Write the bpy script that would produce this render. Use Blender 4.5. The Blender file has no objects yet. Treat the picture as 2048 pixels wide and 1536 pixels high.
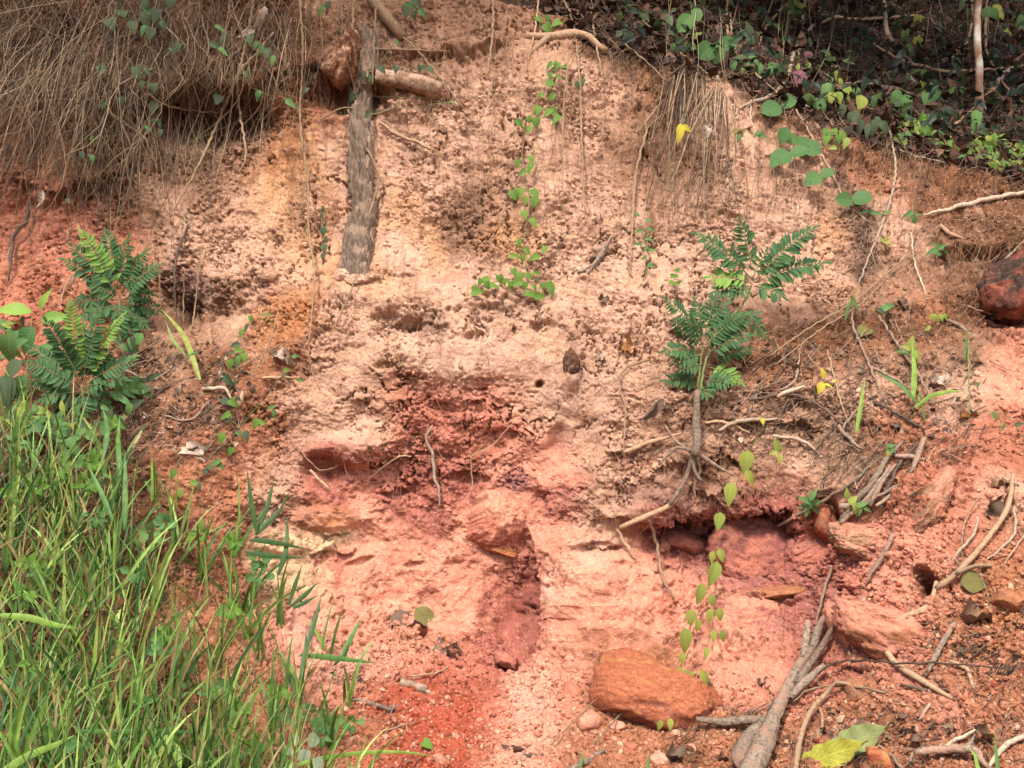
import bpy, bmesh, math, random
import numpy as np
from mathutils import Vector, Matrix

random.seed(7)
rng = np.random.default_rng(7)
C = bpy.context.scene.collection
R = math.radians

# ------------------------------------------------------------------ camera, sky, sun, exposure
scene = bpy.context.scene
CAMZ = 1.5
cam_d = bpy.data.cameras.new("camera")
cam_d.lens = 36.0
cam_d.sensor_width = 36.0
cam_d.clip_end = 300.0
cam = bpy.data.objects.new("camera", cam_d)
C.objects.link(cam)
cam.location = (0, 0, CAMZ)
cam.rotation_euler = (R(90), 0, 0)
scene.camera = cam

SUN_EL, SUN_AZ = 54.0, -28.0      # azimuth: 0 = from behind the camera, negative = from the left
world = bpy.data.worlds.new("World")
scene.world = world
world.use_nodes = True
wn = world.node_tree
wn.nodes.clear()
wo = wn.nodes.new("ShaderNodeOutputWorld")
wb = wn.nodes.new("ShaderNodeBackground")
ws = wn.nodes.new("ShaderNodeTexSky")
ws.sky_type = 'NISHITA'
ws.sun_disc = False
ws.sun_elevation = R(SUN_EL)
ws.sun_rotation = R(180 + SUN_AZ)
ws.air_density = 1.0
ws.dust_density = 4.0
ws.ozone_density = 0.6
wb.inputs[1].default_value = 0.125
wn.links.new(ws.outputs[0], wb.inputs[0])
wn.links.new(wb.outputs[0], wo.inputs[0])

sun_d = bpy.data.lights.new("sun", 'SUN')
sun_d.energy = 2.7
sun_d.angle = R(10)
sun_d.color = (1.0, 0.94, 0.85)
sun = bpy.data.objects.new("sun", sun_d)
C.objects.link(sun)
sdir = Vector((math.sin(R(SUN_AZ)) * math.cos(R(SUN_EL)), -math.cos(R(SUN_AZ)) * math.cos(R(SUN_EL)), math.sin(R(SUN_EL))))
sun.rotation_euler = sdir.to_track_quat('Z', 'Y').to_euler()

scene.view_settings.view_transform = 'Standard'
scene.view_settings.look = 'None'
scene.view_settings.exposure = 1.17
scene.view_settings.gamma = 1.0
scene.view_settings.use_curve_mapping = False
scene.cycles.max_bounces = 6
scene.cycles.diffuse_bounces = 3
scene.cycles.glossy_bounces = 2
scene.cycles.transmission_bounces = 3
scene.cycles.transparent_max_bounces = 4

# ------------------------------------------------------------------ numpy noise
_perm = rng.permutation(512).astype(np.int32)
_perm = np.concatenate([_perm, _perm])
_ga = rng.random(512) * 2 * np.pi
_gx, _gy = np.cos(_ga).astype(np.float32), np.sin(_ga).astype(np.float32)
_jx, _jy = rng.random(512).astype(np.float32), rng.random(512).astype(np.float32)

def _hash(ix, iy):
    return _perm[(_perm[ix & 511] + iy) & 511]

def noise2(x, y, seed=0):
    x = x + seed * 17.31; y = y + seed * 9.77
    fx, fy = np.floor(x), np.floor(y)
    ix, iy = fx.astype(np.int32), fy.astype(np.int32)
    x = (x - fx).astype(np.float32); y = (y - fy).astype(np.float32)
    u = x * x * x * (x * (x * 6 - 15) + 10); v = y * y * y * (y * (y * 6 - 15) + 10)
    def g(dx, dy):
        h = _hash(ix + dx, iy + dy)
        return _gx[h] * (x - dx) + _gy[h] * (y - dy)
    a, b, c, d = g(0, 0), g(1, 0), g(0, 1), g(1, 1)
    a = a + (b - a) * u; c = c + (d - c) * u
    return (a + (c - a) * v) * 1.5

def fbm(x, y, octaves=4, seed=0, gain=0.5, ridged=False):
    s = 0; a = 1; t = 0
    for i in range(octaves):
        n = noise2(x * 2 ** i, y * 2 ** i, seed + i * 3.1)
        if ridged: n = 1 - 2 * np.abs(n)
        s = s + a * n; t += a; a *= gain
    return s / t

def cells(x, y, seed=0):
    """distance to the cell centre, distance to the second one, and a random value per cell"""
    x = x + seed * 5.7; y = y + seed * 3.3
    fx, fy = np.floor(x), np.floor(y)
    ix, iy = fx.astype(np.int32), fy.astype(np.int32)
    x = (x - fx).astype(np.float32); y = (y - fy).astype(np.float32)
    f1 = np.full(x.shape, 9.0, np.float32); f2 = f1.copy(); rv = np.zeros(x.shape, np.float32)
    for dx in (-1, 0, 1):
        for dy in (-1, 0, 1):
            h = _hash(ix + dx, iy + dy)
            d = (dx + _jx[h] - x) ** 2 + (dy + _jy[h] - y) ** 2
            m = d < f1
            f2 = np.where(m, f1, np.minimum(f2, d))
            rv = np.where(m, _jx[(h * 7 + 3) & 511], rv)
            f1 = np.where(m, d, f1)
    return np.sqrt(f1), np.sqrt(f2), rv

def sstep(a, b, x):
    t = np.clip((x - a) / (b - a), 0, 1)
    return t * t * (3 - 2 * t)

def bilin(tab, fx, fy):
    h, w = tab.shape[:2]
    fx = np.clip(fx, 0, w - 1.001); fy = np.clip(fy, 0, h - 1.001)
    ix, iy = fx.astype(int), fy.astype(int)
    tx, ty = fx - ix, fy - iy
    if tab.ndim == 3: tx, ty = tx[..., None], ty[..., None]
    return (tab[iy, ix] * (1 - tx) * (1 - ty) + tab[iy, ix + 1] * tx * (1 - ty) +
            tab[iy + 1, ix] * (1 - tx) * ty + tab[iy + 1, ix + 1] * tx * ty)

# ------------------------------------------------------------------ the lie of the land
# estimated depths of the bank in metres, at image pixel columns and rows
DC = np.array([-900, -300, 0, 200, 400, 600, 800, 1000, 1200, 1400, 1600, 1800, 2048, 2400, 2950.])
DR = np.array([-700, -300, -60, 60, 150, 250, 350, 450, 550, 650, 750, 850, 950, 1050, 1150, 1250, 1350, 1450, 1536, 1700, 2000, 3200.])
cL = [8, 6.0, 5.2, 5.12, 5.08, 5.05, 5.05, 5.08, 4.98, 4.75, 4.4, 4.15, 3.95, 3.8, 3.68, 3.55, 3.4, 3.25, 3.1, 2.85, 2.35, 1.263]
c2 = [8, 6.0, 5.2, 5.08, 5.02, 5.02, 5.02, 5.0, 4.9, 4.75, 4.5, 4.25, 4.05, 3.9, 3.8, 3.65, 3.5, 3.32, 3.15, 2.9, 2.38, 1.263]
c4 = [8, 6.1, 5.22, 5.08, 5.0, 5.0, 4.92, 4.85, 4.75, 4.7, 4.48, 4.32, 4.2, 4.15, 4.05, 3.9, 3.72, 3.5, 3.3, 3.0, 2.42, 1.263]
c6 = [8, 6.1, 5.28, 5.1, 5.0, 4.98, 4.92, 4.85, 4.72, 4.55, 4.5, 4.45, 4.4, 4.35, 4.28, 4.15, 3.95, 3.7, 3.42, 3.1, 2.45, 1.263]
c8 = [8, 6.1, 5.3, 5.15, 5.05, 4.97, 4.9, 4.82, 4.7, 4.57, 4.51, 4.49, 4.49, 4.45, 4.4, 4.3, 4.08, 3.8, 3.5, 3.15, 2.48, 1.263]
c10 = [8, 6.2, 5.35, 5.2, 5.05, 4.95, 4.88, 4.8, 4.7, 4.55, 4.5, 4.48, 4.5, 4.45, 4.42, 4.35, 4.15, 3.85, 3.55, 3.2, 2.49, 1.263]
c12 = [8.5, 6.6, 5.6, 5.3, 5.1, 5.0, 4.92, 4.84, 4.74, 4.6, 4.5, 4.45, 4.4, 4.35, 4.3, 4.2, 4.05, 3.8, 3.52, 3.2, 2.49, 1.263]
c14 = [9, 7.5, 6.4, 5.7, 5.25, 5.05, 4.95, 4.88, 4.8, 4.66, 4.48, 4.4, 4.38, 4.42, 4.38, 4.22, 4.05, 3.78, 3.5, 3.18, 2.48, 1.263]
c16 = [10, 8.5, 7.4, 6.5, 5.75, 5.3, 5.1, 4.98, 4.85, 4.7, 4.42, 4.36, 4.28, 4.25, 4.25, 4.15, 3.95, 3.7, 3.45, 3.12, 2.47, 1.263]
c18 = [11, 9.5, 8.2, 7.2, 6.4, 5.7, 5.3, 5.1, 4.9, 4.66, 4.4, 4.22, 4.08, 3.95, 3.85, 3.72, 3.58, 3.44, 3.28, 3.0, 2.45, 1.263]
cR = [11, 9.5, 8.5, 7.5, 6.6, 6.0, 5.5, 5.1, 4.8, 4.55, 4.3, 4.1, 3.9, 3.75, 3.6, 3.5, 3.4, 3.25, 3.1, 2.9, 2.4, 1.263]
cRR = [11, 9.5, 8.5, 7.5, 6.6, 5.9, 5.4, 5.0, 4.7, 4.45, 4.2, 4.0, 3.8, 3.65, 3.5, 3.4, 3.3, 3.15, 3.0, 2.8, 2.38, 1.263]
DT = np.array([cL, cL, cL, c2, c4, c6, c8, c10, c12, c14, c16, c18, cR, cRR, cRR]).T   # rows x cols
ux = np.arange(-900, 2951, 25.); uy = np.arange(-700, 3201, 25.)
tmp = np.array([np.interp(ux, DC, row) for row in DT])
tmp = np.array([np.interp(uy, DR, tmp[:, j]) for j in range(len(ux))]).T
k = np.exp(-0.5 * (np.arange(-4, 5) / 1.3) ** 2); k /= k.sum()
def blur(a):
    p = np.pad(a, 4, mode='edge')
    p = np.apply_along_axis(lambda r: np.convolve(r, k, 'valid'), 1, p)
    return np.apply_along_axis(lambda r: np.convolve(r, k, 'valid'), 0, p)
lower = uy[:, None] > 1650
DU = np.where(lower, tmp, blur(tmp))

def axis(lo, hi, a, b, step, grow=1.09):
    mid = list(np.arange(a, b, step))
    s, l = step, []
    x = a
    while x > lo:
        s = min(s * grow, 45); x -= s; l.append(max(x, lo))
    r = []; s = step; x = mid[-1]
    while x < hi:
        s = min(s * grow, 45); x += s; r.append(min(x, hi))
    return np.array(l[::-1] + mid + r)
GX = axis(-900, 2950, -40, 2090, 2.35)
GY = axis(-700, 3200, -40, 1580, 2.35)
PX, PY = np.meshgrid(GX, GY)
NR, NC = PX.shape
D = bilin(DU, (PX + 900) / 25, (PY + 700) / 25)
BX = (PX - 1024) / 2048 * D
BZ = CAMZ - (PY - 768) / 2048 * D
BY = D
# arc length down the bank, so that the grain of the earth follows the surface
S = np.zeros_like(D)
S[1:] = np.cumsum(np.sqrt(np.diff(BX, axis=0) ** 2 + np.diff(BY, axis=0) ** 2 + np.diff(BZ, axis=0) ** 2), axis=0)
ref = np.argmin(np.abs(GY - 768))
S = S - S[ref]
X = BX
# surface normal of the smooth bank
def normals(x, y, z):
    P = np.stack([x, y, z], -1)
    du = np.gradient(P, axis=1); dv = np.gradient(P, axis=0)
    n = np.cross(du, dv)
    n /= np.linalg.norm(n, axis=-1, keepdims=True) + 1e-9
    return n
N = normals(BX, BY, BZ)
if N[NR // 2, NC // 2, 1] > 0: N = -N

# ------------------------------------------------------------------ colour of the earth
PAL = {
 't': (222, 175, 146), 'y': (226, 170, 124), 'o': (186, 124, 92), 'b': (118, 80, 56), 'd': (84, 66, 58),
 'p': (226, 152, 126), 'r': (208, 130, 108), 'c': (178, 106, 92), 'v': (180, 112, 100), 's': (236, 162, 134),
 'w': (250, 208, 164), 'x': (184, 92, 68), 'g': (178, 134, 106), 'k': (58, 44, 34),
 'q': (196, 124, 98), 'M': (190, 114, 82), 'N': (156, 92, 76), 'O': (202, 136, 88), 'V': (130, 84, 92), 'T': (231, 187, 160), 'S': (244, 184, 158), 'B': (148, 98, 68)}
MAPROWS = [
 "bbbbbbbbbbgggggggbkkkkkkkkkkkkkk", "bbbbbbbbbbggtgggggbkkkkkkkkkkkkk", "bbbbbbbboobgtttttttgbbbkkkbkkkkk",
 "obbbbbbbooottttttttgbgtgbbbbbbkk", "oobbbgggoytttttttttgbgttttobbbbb", "xobbggggyytttttgtttggtttgtoobbbb",
 "rrxbgtgtytttytggttttgttttgttoobb", "rrrrgttttytttyggyttttttttygttgbb", "rrrrogttttyytttttttttttttttggobb",
 "xrrogdggto" + "t" * 16 + "ggobbr", "rxrogggtoo" + "t" * 12 + "goobbbbbcr", "xroobgbooo" + "t" * 11 + "goooottttts",
 "bbbbbgboottto" + "prptttttggggtttotts", "bbbbbboootttprrrptttggtttggoorrr", "bbbbbooot" + "crpprrss" + "pttttgttttorrrr",
 "bbbbbooot" + "rcpccpsp" + "vtttttgcgt" + "orrpt", "bbbbbboog" + "opsscssppt" + "tccvvvr" + "xsppro",
 "bbbbbboow" + "wrsssspc" + "stsscvvrrv" + "ssppr", "bbbbboooww" + "psssprc" + "sssspsvvvr" + "spsoo",
 "bbbbbooops" + "sssssrc" + "sssssspvvp" + "spooo", "bbbbbooops" + "pppsrrr" + "sooosspprr" + "rsooo",
 "bbbbbbooop" + "poxrrcs" + "pooooppprr" + "opooo", "bbbbbbbooo" + "bxxxxssp" + "ooooobooo" + "oopoo",
 "bbbbbbbboo" + "bxxxxssoo" + "ooboooooo" + "oooo"]
MAPROWS = [(r + r[-1] * 32)[:32] for r in MAPROWS]
MAPROWS = [r[:5].replace('r', 'q').replace('x', 'q') + r[5:] if 4 < i < 12 else r for i, r in enumerate(MAPROWS)]
MAPROWS = [r[:28] + r[28:].replace('r', 'q').replace('c', 'b') if 9 < i < 19 else r for i, r in enumerate(MAPROWS)]
def lin(c):
    c = np.array(c, float) / 255
    return np.where(c <= 0.04045, c / 12.92, ((c + 0.055) / 1.055) ** 2.4)
ALB = 0.60
CM = np.array([[lin(PAL[ch]) * ALB for ch in r] for r in MAPROWS])
w1 = fbm(X * 3.2, S * 3.2, 7, 11, gain=.62) * 88
w2 = fbm(X * 3.2, S * 3.2, 7, 23, gain=.62) * 74
WX, WY = PX + w1, PY + w2
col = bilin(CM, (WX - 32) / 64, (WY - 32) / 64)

def ell(cx, cy, rx, ry, ang=0, px=None, py=None, soft=0.6):
    px = WXs if px is None else px; py = WYs if py is None else py
    a = R(ang); dx, dy = px - cx, py - cy
    u = (dx * math.cos(a) + dy * math.sin(a)) / rx; v = (-dx * math.sin(a) + dy * math.cos(a)) / ry
    d = np.sqrt(u * u + v * v)
    return 1 - sstep(1 - soft, 1 + soft, d)
WXs, WYs = PX + w1 * 0.6, PY + w2 * 0.6
def paint(mask, ch, k=1.0):
    global col
    c = lin(PAL[ch]) * ALB
    m = (mask * k)[..., None]
    col = col * (1 - m) + c * m
ACC = [(570, 1088, 66, 30, -8, 'w', 1), (655, 1075, 60, 20, -10, 'w', 1), (540, 1140, 40, 40, 0, 'w', .95), (575, 1225, 30, 24, 0, 'S', .8),
 (1045, 962, 26, 24, 0, 'V', .75), (903, 565, 34, 10, 0, 'r', .6), (1680, 345, 18, 32, 10, 'd', .8), (1705, 392, 36, 26, 0, 'd', .8),
 (1728, 480, 26, 62, 8, 'd', .8), (1690, 430, 26, 40, 0, 'd', .6), (1850, 365, 18, 26, 0, 'd', .8), (1835, 420, 16, 40, 10, 'd', .6), (1730, 545, 22, 26, 0, 'd', .8),
 (1305, 180, 34, 62, 0, 'B', .9), (1300, 290, 22, 45, 0, 'b', .6), (1390, 330, 60, 60, 0, 'g', .7), (590, 265, 46, 70, 0, 'O', .5), (560, 330, 60, 40, 0, 'O', .25),
 (645, 430, 22, 60, 0, 'O', .4), (1010, 480, 50, 34, 0, 'y', .7), (1600, 470, 38, 60, 8, 'T', .85), (1285, 420, 16, 60, 0, 'T', .5),
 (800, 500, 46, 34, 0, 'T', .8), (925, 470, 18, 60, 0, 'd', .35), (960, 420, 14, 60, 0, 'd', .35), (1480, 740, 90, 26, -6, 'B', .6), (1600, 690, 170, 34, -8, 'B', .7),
 (1840, 310, 120, 30, 14, 'B', .8), (1780, 345, 60, 22, 10, 'B', .7), (1990, 380, 90, 40, 20, 'B', .7), (590, 640, 60, 55, -40, 'O', .75), (540, 660, 60, 25, -30, 'O', .5),
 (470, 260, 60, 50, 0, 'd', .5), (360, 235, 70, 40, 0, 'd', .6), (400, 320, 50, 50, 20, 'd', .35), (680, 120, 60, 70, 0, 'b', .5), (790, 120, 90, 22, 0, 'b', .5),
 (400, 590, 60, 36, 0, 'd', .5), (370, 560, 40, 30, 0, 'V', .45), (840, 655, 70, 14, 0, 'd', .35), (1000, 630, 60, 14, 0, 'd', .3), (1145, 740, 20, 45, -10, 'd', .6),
 (870, 955, 130, 45, 10, 'c', .75), (660, 930, 60, 36, 0, 'c', .6), (860, 800, 110, 40, 0, 'r', .5), (1030, 1260, 62, 78, 0, 'c', .75), (1040, 1170, 34, 34, 0, 'c', .6),
 (780, 1180, 50, 12, -8, 'x', .5), (655, 1035, 38, 18, 0, 'O', .7), (1380, 1050, 100, 34, 0, 'c', .7), (1480, 1110, 110, 60, 0, 'V', .25), (1530, 1190, 60, 18, -8, 'O', .7),
 (1500, 1225, 70, 34, 10, 'V', .35), (1460, 1020, 130, 14, -6, 'c', .7), (1330, 990, 90, 30, 0, 'V', .4), (1390, 940, 45, 45, 0, 'B', .6), (1620, 1030, 26, 40, 0, 'x', .6),
 (1340, 1225, 18, 34, 0, 'x', .5), (1850, 1170, 24, 24, 0, 'b', .7), (1700, 1030, 60, 40, 0, 'r', .5), (1870, 960, 90, 50, -30, 'r', .5),
 (1780, 1250, 70, 40, 30, 'x', .4), (2010, 1190, 50, 60, 0, 'O', .6), (700, 1340, 110, 40, 0, 'S', .8), (620, 1290, 60, 50, 0, 'S', .6), (860, 1440, 160, 90, 0, 'x', .9),
 (700, 1500, 90, 60, 0, 'o', .8), (1060, 1400, 60, 40, 50, 'S', .6), (1070, 1480, 50, 60, 0, 'S', .35), (1015, 1320, 30, 22, 40, 'V', .6),
 (830, 1290, 90, 20, 0, 'o', .5), (1110, 1180, 20, 60, 0, 'S', .7), (1200, 760, 70, 80, 0, 'T', .5), (1120, 800, 50, 40, 40, 'T', .6), (930, 700, 100, 40, 0, 'T', .45),
 (60, 440, 120, 60, 0, 'q', .5), (150, 560, 110, 40, 0, 'o', .4), (1620, 1450, 30, 60, 0, 'o', .6), (900, 250, 60, 60, 0, 'T', .3), (1400, 560, 60, 60, 0, 'T', .4), (1150, 520, 90, 40, 0, 'T', .35),
 (1960, 450, 110, 70, 10, 'b', .75), (1870, 560, 80, 30, -10, 'g', .5), (1680, 700, 200, 50, -6, 'B', .6), (1840, 720, 120, 60, 0, 'B', .5), (420, 800, 150, 70, -30, 'B', .45), (1560, 860, 150, 40, 0, 'g', .5), (1600, 800, 160, 30, -4, 'B', .35), (1700, 930, 60, 60, -40, 'B', .5)]
for cx, cy, rx, ry, an, ch, kk in ACC: paint(ell(cx, cy, rx, ry, an), ch, kk)  # soil stains; dark ellipses at some hollows put shade into the colour
# forest floor above the lip on the upper right
edge = np.interp(PX, [-900, 900, 1000, 1120, 1240, 1300, 1440, 1560, 1680, 1850, 2048, 2950], [-400, -30, 8, 40, 92, 118, 150, 196, 262, 300, 352, 380])
floor_m = sstep(8, -14, PY - edge + w2 * 0.25)
paint(floor_m, 'k', 0.92)

# mottling: iron stains, mould, dust, bleached flakes
n1 = fbm(X * 9, S * 9, 5, 31); n2 = fbm(X * 28, S * 22, 4, 41); n3 = fbm(X * 11, S * 3.2, 4, 51); n4 = fbm(X * 70, S * 70, 2, 61)
col = col * np.clip(1 + 0.20 * n1 + 0.16 * n2 + 0.16 * n4, .4, 1.7)[..., None]
upper = sstep(900, 500, PY)
n5 = fbm(X * 26, S * 2.6, 4, 57)
paint(sstep(.22, .5, n5) * upper * (1 - floor_m), 'b', .45)
paint(sstep(.2, .5, -n5) * upper * (1 - floor_m), 'T', .35)
paint(sstep(.12, .4, fbm(X * 9, S * 1.6, 5, 59)) * sstep(600, 420, PY) * sstep(760, 900, PX) * sstep(1300, 1150, PX), 'g', .55)
paint(sstep(-.05, .3, fbm(X * 3, S * 3, 5, 63)) * sstep(1620, 1740, PX + w1) * sstep(840, 930, PY + w2), 'o', .6)
paint(sstep(.12, .42, n3) * upper * (1 - floor_m), 'g', .34)
paint(sstep(.2, .5, n2 + .35 * n1) * upper * (1 - floor_m), 'b', .26)
paint(sstep(.3, .6, fbm(X * 5, S * 5, 5, 71)), 'o', .35)
paint(sstep(.22, .5, fbm(X * 6, S * 9, 5, 81)) * sstep(620, 1000, PY) * sstep(1450, 1300, PY), 'S', .3)
paint(sstep(.16, .42, fbm(X * 5, S * 7, 5, 86)) * sstep(860, 960, PY) * sstep(1400, 1300, PY) * sstep(560, 700, PX), 'r', .5)
paint(sstep(.1, .4, fbm(X * 30, S * 4, 4, 87)) * ell(850, 1110, 70, 70), 'r', .5)
paint(sstep(.30, .52, fbm(X * 8, S * 10, 4, 91)) * sstep(900, 1050, PY) * sstep(1700, 1500, PX), 'r', .45)

# ------------------------------------------------------------------ relief
h = 0.060 * fbm(X * 1.3, S * 1.3, 3, 101)
smooth = np.zeros_like(D)
for a in [(1250, 1150, 190, 120, 0), (820, 1130, 200, 110, 0), (1480, 1120, 110, 80, 0), (1500, 1240, 90, 40, 0), (980, 1010, 60, 50, 0), (1030, 1255, 60, 75, 0),
          (800, 590, 170, 30, 0), (930, 720, 140, 40, 0), (1150, 800, 70, 50, 30), (1200, 1230, 160, 90, 0), (870, 1230, 90, 50, 0), (1130, 900, 60, 60, 0)]:
    smooth = np.maximum(smooth, ell(*a))
lumpy = sstep(880, 980, PY) * sstep(1380, 1290, PY)
h += lumpy * (.030 * fbm(X * 5.5, S * 5.5, 4, 105, ridged=True) + .022 * fbm(X * 12, S * 10, 3, 106))
patch = sstep(-.22, .28, fbm(X * 2.1, S * 2.6, 5, 107)); patch2 = sstep(-.2, .3, fbm(X * 7, S * 7, 3, 108))
rough = (1 - 0.80 * smooth) * (.27 + .53 * patch + .30 * patch * patch2)
up = 1 - sstep(420, 640, PY)
talus = np.maximum(sstep(1330, 1420, PY + w2 * .4), ell(1900, 1330, 280, 240, 0, soft=.3))
rough = rough * (1 - 0.5 * talus)
h += 0.040 * fbm(X * 4.2, S * 4.2, 4, 111) * (0.5 + 0.5 * rough)
# crumbling ledges: bulge outward, then break back underneath
q = S * 7.5 + 1.6 * fbm(X * 2.2, S * 2.0, 4, 121)
f = q - np.floor(q); m = sstep(-.05, .35, fbm(X * 3.1, S * 3.1, 3, 131))
h += 0.010 * m * rough * (1 - .7 * up) * (1 - .8 * smooth) * np.where(f < .9, (f / .9) ** 1.6, (1 - f) / .1)
q = S * 21 + 2.4 * fbm(X * 6, S * 5, 4, 141)
f = q - np.floor(q); m = sstep(-.05, .3, fbm(X * 7, S * 7, 3, 151))
h += 0.0085 * m * rough * (1 - .5 * up) * np.where(f < .85, (f / .85) ** 1.4, (1 - f) / .15)
q = S * 52 + 2.6 * fbm(X * 15, S * 12, 3, 161)
f = q - np.floor(q); m = sstep(0, .3, fbm(X * 18, S * 16, 3, 171))
h += 0.0055 * m * (rough * .8 + .1) * np.where(f < .8, f / .8, (1 - f) / .2)
# clods and crumbs
sx = X + 0.012 * fbm(X * 14, S * 14, 3, 181); sy = S + 0.012 * fbm(X * 14, S * 14, 3, 191)
f1, f2, rv = cells(sx * 15, sy * 17, 1)
cm = sstep(-.1, .25, fbm(X * 3.5, S * 3.5, 3, 201))
h += 0.013 * cm * rough * (rv - .3) * sstep(0, .28, f2 - f1)
f1, f2, rv = cells(sx * 38, sy * 44, 2)
h += 0.0065 * rough * (rv - .35) * (.35 + .65 * cm) * sstep(0, .22, f2 - f1)
cm2 = sstep(-.15, .25, fbm(X * 6, S * 6, 3, 211))
f1, f2, rv = cells(sx * 85, sy * 95, 3)
h += 0.0055 * (rough * .8 + .12) * (.3 + .7 * cm2) * (1 - 1.2 * f1) * (rv + .2)
# flat flakes with broken edges
def flakes(fx, fy, steps, amp, seed, edge=.16):
    v = fbm(X * fx, S * fy, 5, seed, gain=.58) * steps
    fl = np.floor(v); fr_ = v - fl
    return amp * (fl + sstep(1 - edge, 1, fr_) + .22 * fr_)
h += flakes(6, 9, 5.0, .0085, 301) * (1 - .3 * up) * (rough * .85 + .15)
h += flakes(19, 27, 4.5, .0042, 311, .2) * (.45 + .8 * cm) * (rough * .85 + .12)
h += flakes(50, 66, 3.5, .0040, 321, .3) * (rough * .7 + .15)
# pits where flakes have dropped out
pit = sstep(.16, .34, fbm(X * 24, S * 40, 3, 221)) * sstep(-.1, .25, fbm(X * 5, S * 5, 2, 231))
h -= 0.026 * pit * (rough * .9 + .05)
pit = sstep(.22, .36, fbm(X * 60, S * 95, 2, 241))
h -= 0.010 * pit * (rough * .85 + .05)
cr = np.abs(fbm(X * 9, S * 13, 4, 255, gain=.6)); crm = sstep(-.05, .25, fbm(X * 4, S * 4, 2, 257))
h -= 0.040 * sstep(.035, .0, np.abs(fbm(X * 5.5, S * 3.6, 5, 259, gain=.62))) * sstep(-.1, .2, fbm(X * 2.5, S * 2.5, 2, 260)) * (1 - .7 * smooth)
h += 0.034 * fbm(X * 2.6, S * 2.9, 3, 262, ridged=True) * (1 - floor_m)
h -= 0.034 * sstep(.04, .0, cr) * crm * (rough * .9 + .1)
h += 0.006 * fbm(X * 90, S * 90, 2, 251) * (rough * .7 + .2)
# stuff swept down the steep upper bank: vertical runnels
h += 0.034 * fbm(X * 13, S * 1.9, 4, 261) * sstep(760, 380, PY) * (1 - floor_m)

# named hollows, lumps and breaks: (x, y, rx, ry, angle, metres, softness)
HOL = [(840, 962, 120, 50, 8, -.04, 1), (1035, 1180, 50, 110, 8, -.06, .7), (1030, 1258, 58, 76, 0, -.075, .55), (1420, 1085, 120, 46, -4, -.10, .8),
 (1850, 1172, 22, 26, -20, -.22, .5), (845, 1268, 9, 12, 0, -.10, .5), (1075, 762, 7, 6, 0, -.07, .5), (380, 600, 90, 36, 10, -.08, .9), (340, 640, 70, 22, 10, -.07, .9),
 (430, 235, 110, 42, 0, -.16, .6), (690, 190, 70, 26, 0, -.12, .6), (100, 90, 60, 50, 0, -.12, .6), (1500, 1075, 70, 40, 0, -.03, .5), (650, 940, 40, 30, 0, -.08, .6),
 (1265, 1245, 38, 38, 0, .035, .35), (1345, 1270, 40, 26, 0, .03, .4), (1200, 1165, 30, 34, 0, .03, .5), (1640, 1060, 30, 60, 10, -.10, .5), (1560, 1195, 60, 14, -8, .05, .3),
 (900, 720, 130, 40, 0, .04, .6), (760, 590, 120, 30, 0, .05, .6), (700, 900, 70, 30, 0, .06, .5), (1150, 790, 60, 34, 30, .04, .5), (1840, 1000, 34, 70, 30, .08, .3),
 (1500, 1250, 100, 60, 0, .07, .5), (1170, 1220, 60, 110, 0, .06, .5), (560, 1080, 60, 26, 0, .05, .3), (650, 1035, 60, 22, 0, .06, .3), (1720, 660, 160, 26, -8, -.06, .5),
 (2000, 640, 60, 24, 0, -.08, .9), (1140, 740, 18, 34, 0, .05, .5), (770, 640, 30, 10, 0, -.05, .4), (820, 655, 26, 12, 0, -.05, .4), (990, 628, 46, 12, 0, -.05, .5),
 (1090, 655, 26, 9, 0, -.04, .4), (950, 678, 24, 7, 0, -.04, .4), (770, 735, 20, 8, 0, -.04, .4), (1000, 880, 30, 20, 0, -.04, .5), (940, 955, 36, 14, 10, -.05, .5),
 (795, 985, 26, 8, 0, -.05, .4), (720, 1120, 30, 8, -20, -.03, .4), (830, 1125, 20, 6, -10, -.03, .4), (1115, 880, 16, 30, 20, -.04, .5), (1200, 1095, 50, 10, 0, -.04, .4),
 (1015, 1325, 24, 20, 40, -.06, .4), (1080, 1012, 14, 30, 0, -.03, .5)]
SX, SY = PX + w1 * .18, PY + w2 * .18
for cx, cy, rx, ry, an, am, so in HOL: h += am * ell(cx, cy, rx, ry, an, SX, SY, so)
for cx, cy in [(1045, 1206), (1032, 1220), (1066, 1222), (1042, 1246), (1078, 1248), (1058, 1210), (1085, 1226)]:
    h -= .02 * ell(cx, cy, 11, 3.2, 14, SX, SY, .3)

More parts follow.
